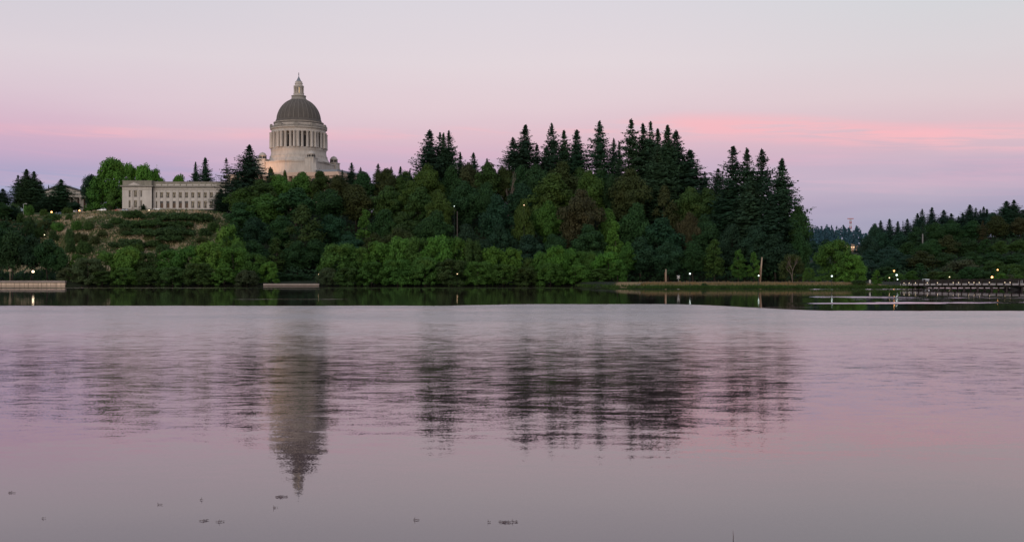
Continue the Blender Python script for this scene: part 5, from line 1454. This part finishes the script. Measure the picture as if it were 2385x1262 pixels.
def lamps():
    g = 'glowing lamps along the hilltop lawn'
    lamp(120, 494, 552, ORANGE, 'leftmost orange lamp on the hilltop lawn', group=g, size=0.5)
    lamp(138, 498, 552, ORANGE, 'dimmer orange lamp just right of the leftmost one on the lawn', group=g, size=0.36)
    lamp(185, 498, 552, ORANGE, 'orange lamp beside the strolling people on the lawn', group=g, size=0.42)
    lamp(242, 492.5, 556, ORANGE, 'orange lamp above the silver car on the hilltop road', group=g, size=0.5)
    lamp(347, 491, 566, WARM, 'warm lamp at the corner of the long stone building', group=g, size=0.36)
    g = 'small lights on the slope path'
    for px, py, l in ((103.5, 547, 'small white light on the left part of the slope'), (277, 580.5, 'small white light low in the middle of the slope'), (478, 570.5, 'small white light at the right end of the slope')):
        X, Y = ray_ground(px, py + 8)
        lamp(px, py, Y, WARM, l, group=g, size=0.2)
    lamp(77, 632.5, 424.5, WARM, 'bright globe lamp above the left sea wall', size=0.55)
    lamp(742, 639, 423, SOFT, 'dim lamp at the right end of the short sea wall', size=0.22)
    lamp(1065, 638, 421.4, SOFT, 'tiny lamp glowing in the middle shore thicket', size=0.22)
    lamp(1058, 480.5, 470, WHITE, 'small white lamp on a pole among the bluff trees', size=0.2)
    lamp(1220.5, 478, 470, SOFT, 'tiny orange lamp beside the small bright tree on the bluff', size=0.22)
    g = 'white path lamps on the right bank'
    lamp(1607, 637.5, 286, WHITE, 'white path lamp right of the crossing sign', group=g, size=0.26)
    lamp(1767, 642, 283, WHITE, 'white path lamp beside the leaning pole', group=g, size=0.22)
    lamp(1937.5, 643, 286, WHITE, 'white path lamp in front of the lone round tree', group=g, size=0.26)
    lamp(2088.5, 640.5, 283, WHITE, 'white path lamp near the left end of the bridge', group=g, size=0.28)
    lamp(2090.5, 650.5, 302, WHITE, 'low greenish lamp just below the last white path lamp', group=g, size=0.2)
    g = 'orange street lamps behind the right bank'
    lamp(2082.5, 631, 330, ORANGE, 'high orange lamp above the last white path lamp', group=g, size=0.26)
    lamp(2071.5, 647, 335, SOFT, 'dim orange lamp left of the last white path lamp', group=g, size=0.2)
    lamp(2211.5, 645, 547, SOFT, 'faint yellow lamp behind the middle of the bridge', group=g, size=0.3)
    lamp(2310.5, 645.5, 547, ORANGE, 'brightest orange lamp behind the bridge', group=g, size=0.6)
    lamp(2323.5, 628.5, 548, ORANGE, 'higher orange lamp right of the brightest one behind the bridge', group=g, size=0.4)
    lamp(54.5, 475, 553, mat('unlit_lamp_head', (0.75, 0.75, 0.72), 0.4), 'unlit white lamp post with short arm at the far left', arm=True, group=None, steel=mat('white_post_paint', (0.7, 0.7, 0.68), 0.4))

def posts():
    def pole(px, pyt, Y, r0, m, name, label, cat, dx=0.0, group=None):
        p = on_ground(px, Y)
        h = py2z(pyt, Y) - p.z
        o = MB().tube([(0, 0, -0.4), (dx * 0.5, 0, h * 0.5), (dx, 0, h)], [r0, r0 * 0.85, r0 * 0.7], 10).build(name, m, None, p)
        return tag(o, label, cat, group)
    pole(1551, 627, 305, 0.22, WOOD, 'utility_pole', 'straight wooden utility pole standing left of the crossing sign', 'utility pole')
    pole(1548.5, 634, 305.5, 0.11, mat('rusty_post', (0.16, 0.07, 0.04), 0.9, 0.3, 2.0), 'rusty_post', 'thin rusty post right against the straight utility pole', 'post')
    pole(1770, 599, 299, 0.24, WOOD, 'utility_pole', 'tall leaning wooden pole behind the path lamp', 'utility pole', 0.55)
    pole(1768.6, 622, 298.5, 0.13, mat('rusty_post', (0.16, 0.07, 0.04)), 'rusty_post', 'rust coloured stake propped on the leaning pole', 'post', 0.25)
    pole(1065, 492, 466, 0.22, mat('grey_pole', (0.075, 0.060, 0.050), 0.9, 0.3, 2.0), 'utility_pole', 'grey bare pole in the dark gap of the bluff trees', 'utility pole')
    pole(2149, 545, 676, 0.5, mat('grey_snag', (0.17, 0.16, 0.15), 0.9, 0.2, 1.0), 'tree_snag', 'pale bare trunk on the right hill', 'tree trunk')
    # crossing sign
    p = on_ground(1580, 300)
    s = empty('crossing_sign', p)
    tag(s, 'white crossed boards sign on a post beside the right bank path', 'road sign')
    wm = mat('white_sign_paint', (0.55, 0.53, 0.50), 0.6, 0.15, 2.0)
    h = py2z(645, 300) - p.z
    MB().tube([(0, 0, -0.3), (0, 0, h + 0.5)], [0.07, 0.06], 8).build('post', STEEL, s)
    for i, a in enumerate((45, -45)):
        b = MB().box(-0.52, 0.52, -0.02, 0.02, -0.09, 0.09).build('sign_board', wm, s, (0, -0.10 - 0.05 * i, h))
        b.rotation_euler = (0, R(a), 0)
    # nest box post
    p = on_ground(23.5, 424)
    s = empty('nest_box_post', p)
    tag(s, 'pale post with small box on top in the left grove', 'post')
    h = py2z(630, 424) - p.z
    MB().tube([(0, 0, -0.2), (0, 0, h + 0.9)], [0.14, 0.08], 8).build('post', WOOD, s)
    MB().box(-0.5, 0.5, -0.3, 0.3, h - 0.3, h + 0.25).prism([(-0.58, h + 0.25), (0.58, h + 0.25), (0, h + 0.5)], -0.38, 0.38).build('box', WOOD, s)
    # small board signs on the right bank
    p = on_ground(2026, 290)
    s = empty('notice_sign', p)
    tag(s, 'small white notice sign in the bank grass left of the pointed tree', 'sign')
    MB().tube([(0, 0, -0.2), (0, 0, 1.5)], [0.05, 0.05], 6).build('post', STEEL, s)
    MB().box(-0.22, 0.22, -0.09, -0.06, 0.7, 1.5).build('sign_board', wm, s)

# ------------------------------------------------------------------ sea walls, bridge, paths
def sea_wall(px0, px1, Y, pytop, label):
    x0, x1 = px2x(px0, Y), px2x(px1, Y)
    root = empty('sea_wall', ((x0 + x1) / 2, Y, 0))
    tag(root, label, 'sea wall', 'concrete sea walls on the far shore')
    h = py2z(pytop, Y)
    L = x1 - x0
    cm = mat('sea_wall_concrete', (0.60, 0.46, 0.34), 0.85, 0.38, 0.8, streak=True)
    b = MB().box(-L / 2, L / 2, 0, 1.2, -1.5, h - 0.78)
    b.build('wall_face', cm, root)
    MB().box(-L / 2 - 0.1, L / 2 + 0.1, -0.18, 1.6, h - 0.62, h).build('coping', mat('coping_stone', (0.30, 0.25, 0.215), 0.9, 0.3, 1.0), root)
    MB().box(-L / 2 - 0.02, L / 2 + 0.02, -0.06, 1.0, h - 0.78, h - 0.62).build('shadow_gap', SHADOW, root)  # solid dark strip painted in as the shade below the coping
    jm = MB().box(-0.05, 0.05, -0.05, 0.0, -0.2, h - 0.79).mesh('wall_rib', mat('wall_joint', (0.15, 0.11, 0.085), 0.9))
    n = max(3, int(L / 1.6))
    for i in range(1, n): link('wall_rib', jm, root, (-L / 2 + L * i / n + rnd.uniform(-.25, .25), 0, 0))
    MB().box(-L / 2, L / 2, -0.10, -0.002, 0.02, 0.12).build('tide_band', mat('tide_stain', (0.15, 0.115, 0.085), 0.9, 0.3, 1.0), root)

def bridge():
    a, b = Vector((96.2, 281.5)), Vector((104.5, 222.0))
    d = (b - a); L = d.length; d.normalize()
    ang = math.atan2(d.y, d.x)
    root = empty('footbridge', (a.x, a.y, 0), ang)
    tag(root, 'low timber footbridge with lamps and dark railing over the lake outlet', 'bridge')
    def hz(s): return 1.10 + 0.20 * math.sin(min(1, s / 50) * math.pi * 0.5)
    n = 40
    def strip(m, y0, y1, z0, z1):
        for i in range(n):
            s0, s1 = L * i / n, L * (i + 1) / n
            vs = [(s, y, hz(s) + z) for s in (s0, s1) for y in (y0, y1) for z in (z0, z1)]
            m.add(vs, [(0, 1, 5, 4), (2, 6, 7, 3), (1, 3, 7, 5), (0, 4, 6, 2)] + ([(0, 2, 3, 1)] if i == 0 else []) + ([(4, 5, 7, 6)] if i == n - 1 else []))
        return m
    strip(MB(), -1.9, 1.9, -0.16, 0.0).build('deck', TIMBER, root)
    # pale edge panels on the viewer's side, separated by posts
    pn = 15
    em = strip(MB(), -2.06, -1.92, -0.36, 0.05).build('edge_beam', CONCRETE, root)
    strip(MB(), 1.92, 2.06, -0.36, 0.05).build('edge_beam', CONCRETE, root)
    for y in (-1.98, 1.98):
        r = MB()
        for zz in (0.24, 0.42, 0.60, 0.86): strip(r, y - 0.045, y + 0.045, zz, zz + 0.10 if zz < .8 else zz + 0.07)
        nb = 96
        for i in range(nb):
            s = L * (i + 0.5) / nb
            r.box(s - 0.055, s + 0.055, y - 0.03, y + 0.03, hz(s), hz(s) + 0.88)
        r.build('railing', TIMBER, root)
    post = MB().box(-0.10, 0.10, -0.11, 0.11, -0.45, 1.0).mesh('post', TIMBER)
    pile = MB().lathe([(0.19, -2.6), (0.19, 0.0)], 10).mesh('pile', mat('wet_pile', (0.055, 0.045, 0.04), 0.8, 0.3, 1.0))
    cap = MB().box(-0.2, 0.2, -2.2, 2.2, -0.22, 0.0).mesh('pile_cap', TIMBER)
    lampm = MB().box(-0.10, 0.10, -0.10, -0.02, 0.0, 0.12).mesh('lamp', BLACKMETAL)
    globe = MB().ball((0, -0.16, 0.05), 0.07, 10, 8).mesh('globe', glow('bridge_lamp_glow', (1.0, 0.74, 0.44), 2.4))
    for i in range(22):
        s = 1.0 + (L - 2) * i / 21
        for y in (-2.17, 2.17): link('post', post, root, (s, y, hz(s)))
        if i % 2 == 0:
            link('pile_cap', cap, root, (s, 0, hz(s) - 0.37))
            for y in (-1.5, 0.0, 1.5): link('pile', pile, root, (s, y, hz(s) - 0.59))
    # lamps stand where the photo shows lit ones
    for q in (2128, 2140, 2155, 2183, 2207, 2244.5, 2257, 2281.5, 2293.5, 2306, 2330, 2366.5, 2379):
        t = (q - CX) / F
        # crossing of the sight line with the railing line
        s = (t * a.y - a.x) / (d.x - t * d.y)
        if 0.3 < s < L:
            l = link('lamp', lampm, root, (s, -2.29, hz(s) + 0.16))
            link('globe', globe, l)
    # heap of dark boulders at the near abutment
    for i, (s, y, r) in enumerate(((44, 1.2, .8), (47, -0.4, 1.0), (50, 1.6, .9), (42, 0.2, 0.6), (54, 0.0, 1.0))):
        p = a + d * s + Vector((-d.y, d.x)) * y
        bm = bmesh.new()
        bmesh.ops.create_icosphere(bm, subdivisions=3, radius=r)
        for v in bm.verts:
            k = 1 + 0.18 * math.sin(v.co.x * 3 + i) + 0.14 * math.sin(v.co.y * 4 + v.co.z * 3 + i * 2)
            v.co = Vector((v.co.x * 1.5 * k, v.co.y * 1.1 * k, v.co.z * 0.55 * k))
        me = bpy.data.meshes.new('boulder'); bm.to_mesh(me); bm.free()
        me.materials.append(mat('dark_wet_rock', (0.03, 0.03, 0.028), 0.8, 0.4, 2.0))
        o = link('boulder', me, None, (p.x, p.y, 0.1), i * 1.3)
        tag(o, ORD[i] + ' dark boulder from left in the water under the bridge', 'boulder', 'dark boulders under the bridge')

def paths():
    def ribbon(name, pts, w, m, label, cat, lift=0.05):
        mb = MB()
        vs = []
        for i, (x, y) in enumerate(pts):
            x0, y0 = pts[max(0, i - 1)]; x1, y1 = pts[min(len(pts) - 1, i + 1)]
            dx, dy = x1 - x0, y1 - y0
            l = math.hypot(dx, dy); nx, ny = -dy / l, dx / l
            for s in (-1, -0.33, 0.33, 1):
                X, Y = x + nx * w / 2 * s, y + ny * w / 2 * s
                vs.append((X, Y, ground_z(X, Y) + lift))
        fs = [(i * 4 + e, i * 4 + e + 1, i * 4 + e + 5, i * 4 + e + 4) for i in range(len(pts) - 1) for e in range(3)]
        o = mb.add(vs, fs).build(name, m)
        tag(o, label, cat, kind='structure')
    ribbon('bank_path', [(x, 297 + 0.6 * math.sin(x * 0.06)) for x in range(30, 100, 2)], 2.4, PATHM, 'reddish gravel path along the grassy right bank', 'path', 0.12)
    ribbon('hilltop_road', [(px2x(q, 548), 549.5 + (q - 230) * 0.01) for q in range(100, 330, 4)], 4.2, ASPHALT, 'pale road along the top of the grass slope', 'road', 0.25)

def weeds():
    g = 'weeds floating near the camera'
    data = [(648, 1157, 34, 'long ragged weed below the dome spire reflection'), (966, 1210, 16, 'small dark weed clump left of the largest one at the bottom'), (1168, 1216, 34, 'largest dark weed mat at the bottom of the water'),
            (1198, 1215, 18, 'thin weed tail right of the largest weed mat'), (510, 1215, 22, 'thin dark weed strip at the lower left'), (470, 1212, 24, 'faint weed strand left of the thin dark strip'),
            (370, 1175, 14, 'double dark weed speck at the lower left'), (25, 1147, 18, 'branched weed near the left edge of the water'), (468, 1164, 10, 'tiny forked weed left of the spire reflection'),
            (640, 1182, 12, 'small broken weed below the long ragged one'), (100, 1207, 10, 'upright weed speck in the lower left corner'), (1138, 1216, 10, 'two weed specks left of the largest mat')]
    for i, (px, py, w, l) in enumerate(data):
        Y = CAMZ * F / (py - HY)
        rr = random.Random(900 + i)
        W = w / F * Y
        m = MB()
        for s in range(4 + int(w * 0.3)):
            x = rr.uniform(-W / 2, W / 2) * (1 if s % 3 else 0.5); y = rr.gauss(0, W * 0.16)
            a = rr.uniform(-0.35, 0.35); ln = W * rr.uniform(0.1, 0.3)
            p0 = Vector((x, y, 0.004)); p1 = p0 + Vector((math.cos(a) * ln, math.sin(a) * ln, rr.uniform(0.0, 0.004)))
            m.tube([p0, (p0 + p1) / 2 + Vector((0, 0, 0.002)), p1], [0.0015, 0.0022, 0.001], 4)
            if s % 8 == 0: m.tube([p0, p0 + Vector((rr.uniform(-.01, .01), 0, rr.uniform(0.008, 0.022)))], [0.002, 0.001], 4)
        o = m.build('floating_weed', WEED, None, (px2x(px, Y), Y, 0.0))
        tag(o, l, 'weed', g)
    Y = CAMZ * F / (1258 - HY)
    o = MB().tube([(0, 0, -0.05), (0.003, 0, 0.03), (0.0, 0, 0.07)], [0.004, 0.003, 0.001], 5).build('reed_stalk', WEED, None, (px2x(1707, Y), Y, 0))
    tag(o, 'single thin reed stalk poking out at the bottom right', 'reed')

# ------------------------------------------------------------------ assemble
build_world()
build_camera()
build_terrain()
build_water()
capitol()
stone_building()
temple_building()
small_buildings()
make_protos()
plant()
slope_bushes()
grasses()
far_wood()
undergrowth()
scrub()
SILVER = ('silver_paint', (0.42, 0.43, 0.44), 0.5)
car(238, 549.5, R(175), SILVER, 'silver car on the hilltop road under an orange lamp')
car(288, 549.8, R(180), ('slate_blue_paint', (0.16, 0.18, 0.22), 0.5), 'dark silver car parked before the left end of the stone building')
car(275, 552.5, R(175), ('red_paint', (0.35, 0.03, 0.025), 0.1), 'red car half hidden behind the dark silver car')
car(147, 552, R(10), ('blue_paint', (0.06, 0.12, 0.16), 0.4), 'blue car low behind the slope edge at the left')
car(365, 570.5, R(185), ('white_paint', (0.75, 0.75, 0.75), 0.0), 'white van at the basement of the long stone building', True)
car(1086, 478, R(5), ('white_paint', (0.75, 0.75, 0.75), 0.0), 'white car in a gap of the bluff trees')
car(2157, 545, R(-88), ('white_paint', (0.75, 0.75, 0.75), 0.0), 'white van on the road behind the left part of the bridge', True)
car(2380, 545, R(-85), ('white_paint', (0.75, 0.75, 0.75), 0.0), 'white van at the right edge behind the bridge', True)
person(172.5, 551, 0.4, (0.75, 0.74, 0.74), 'person in white top standing on the hilltop lawn')
person(178.5, 552, -0.5, (0.16, 0.22, 0.30), 'person in grey blue top beside the one in white')
person(131, 552, 2.5, (0.20, 0.28, 0.36), 'person in light blue top between the two left lamps')
lamps()
posts()
sea_wall(-60, 151, 420.0, 653.6, 'long tan concrete sea wall at the left end of the lake')
sea_wall(614, 742, 420.0, 660.5, 'short low sea wall in the gap between shore thickets')
bridge()
paths()
weeds()

SC.render.engine = 'CYCLES'
SC.view_settings.view_transform = 'Standard'
SC.view_settings.look = 'None'
SC.view_settings.exposure = 0
SC.view_settings.gamma = 1
SC.cycles.max_bounces = 6
SC.cycles.diffuse_bounces = 3
SC.cycles.glossy_bounces = 3
SC.cycles.transmission_bounces = 2
SC.cycles.transparent_max_bounces = 4
SC.cycles.sample_clamp_indirect = 4.0
SC.cycles.use_denoising = True
SC.render.filter_size = 1.5
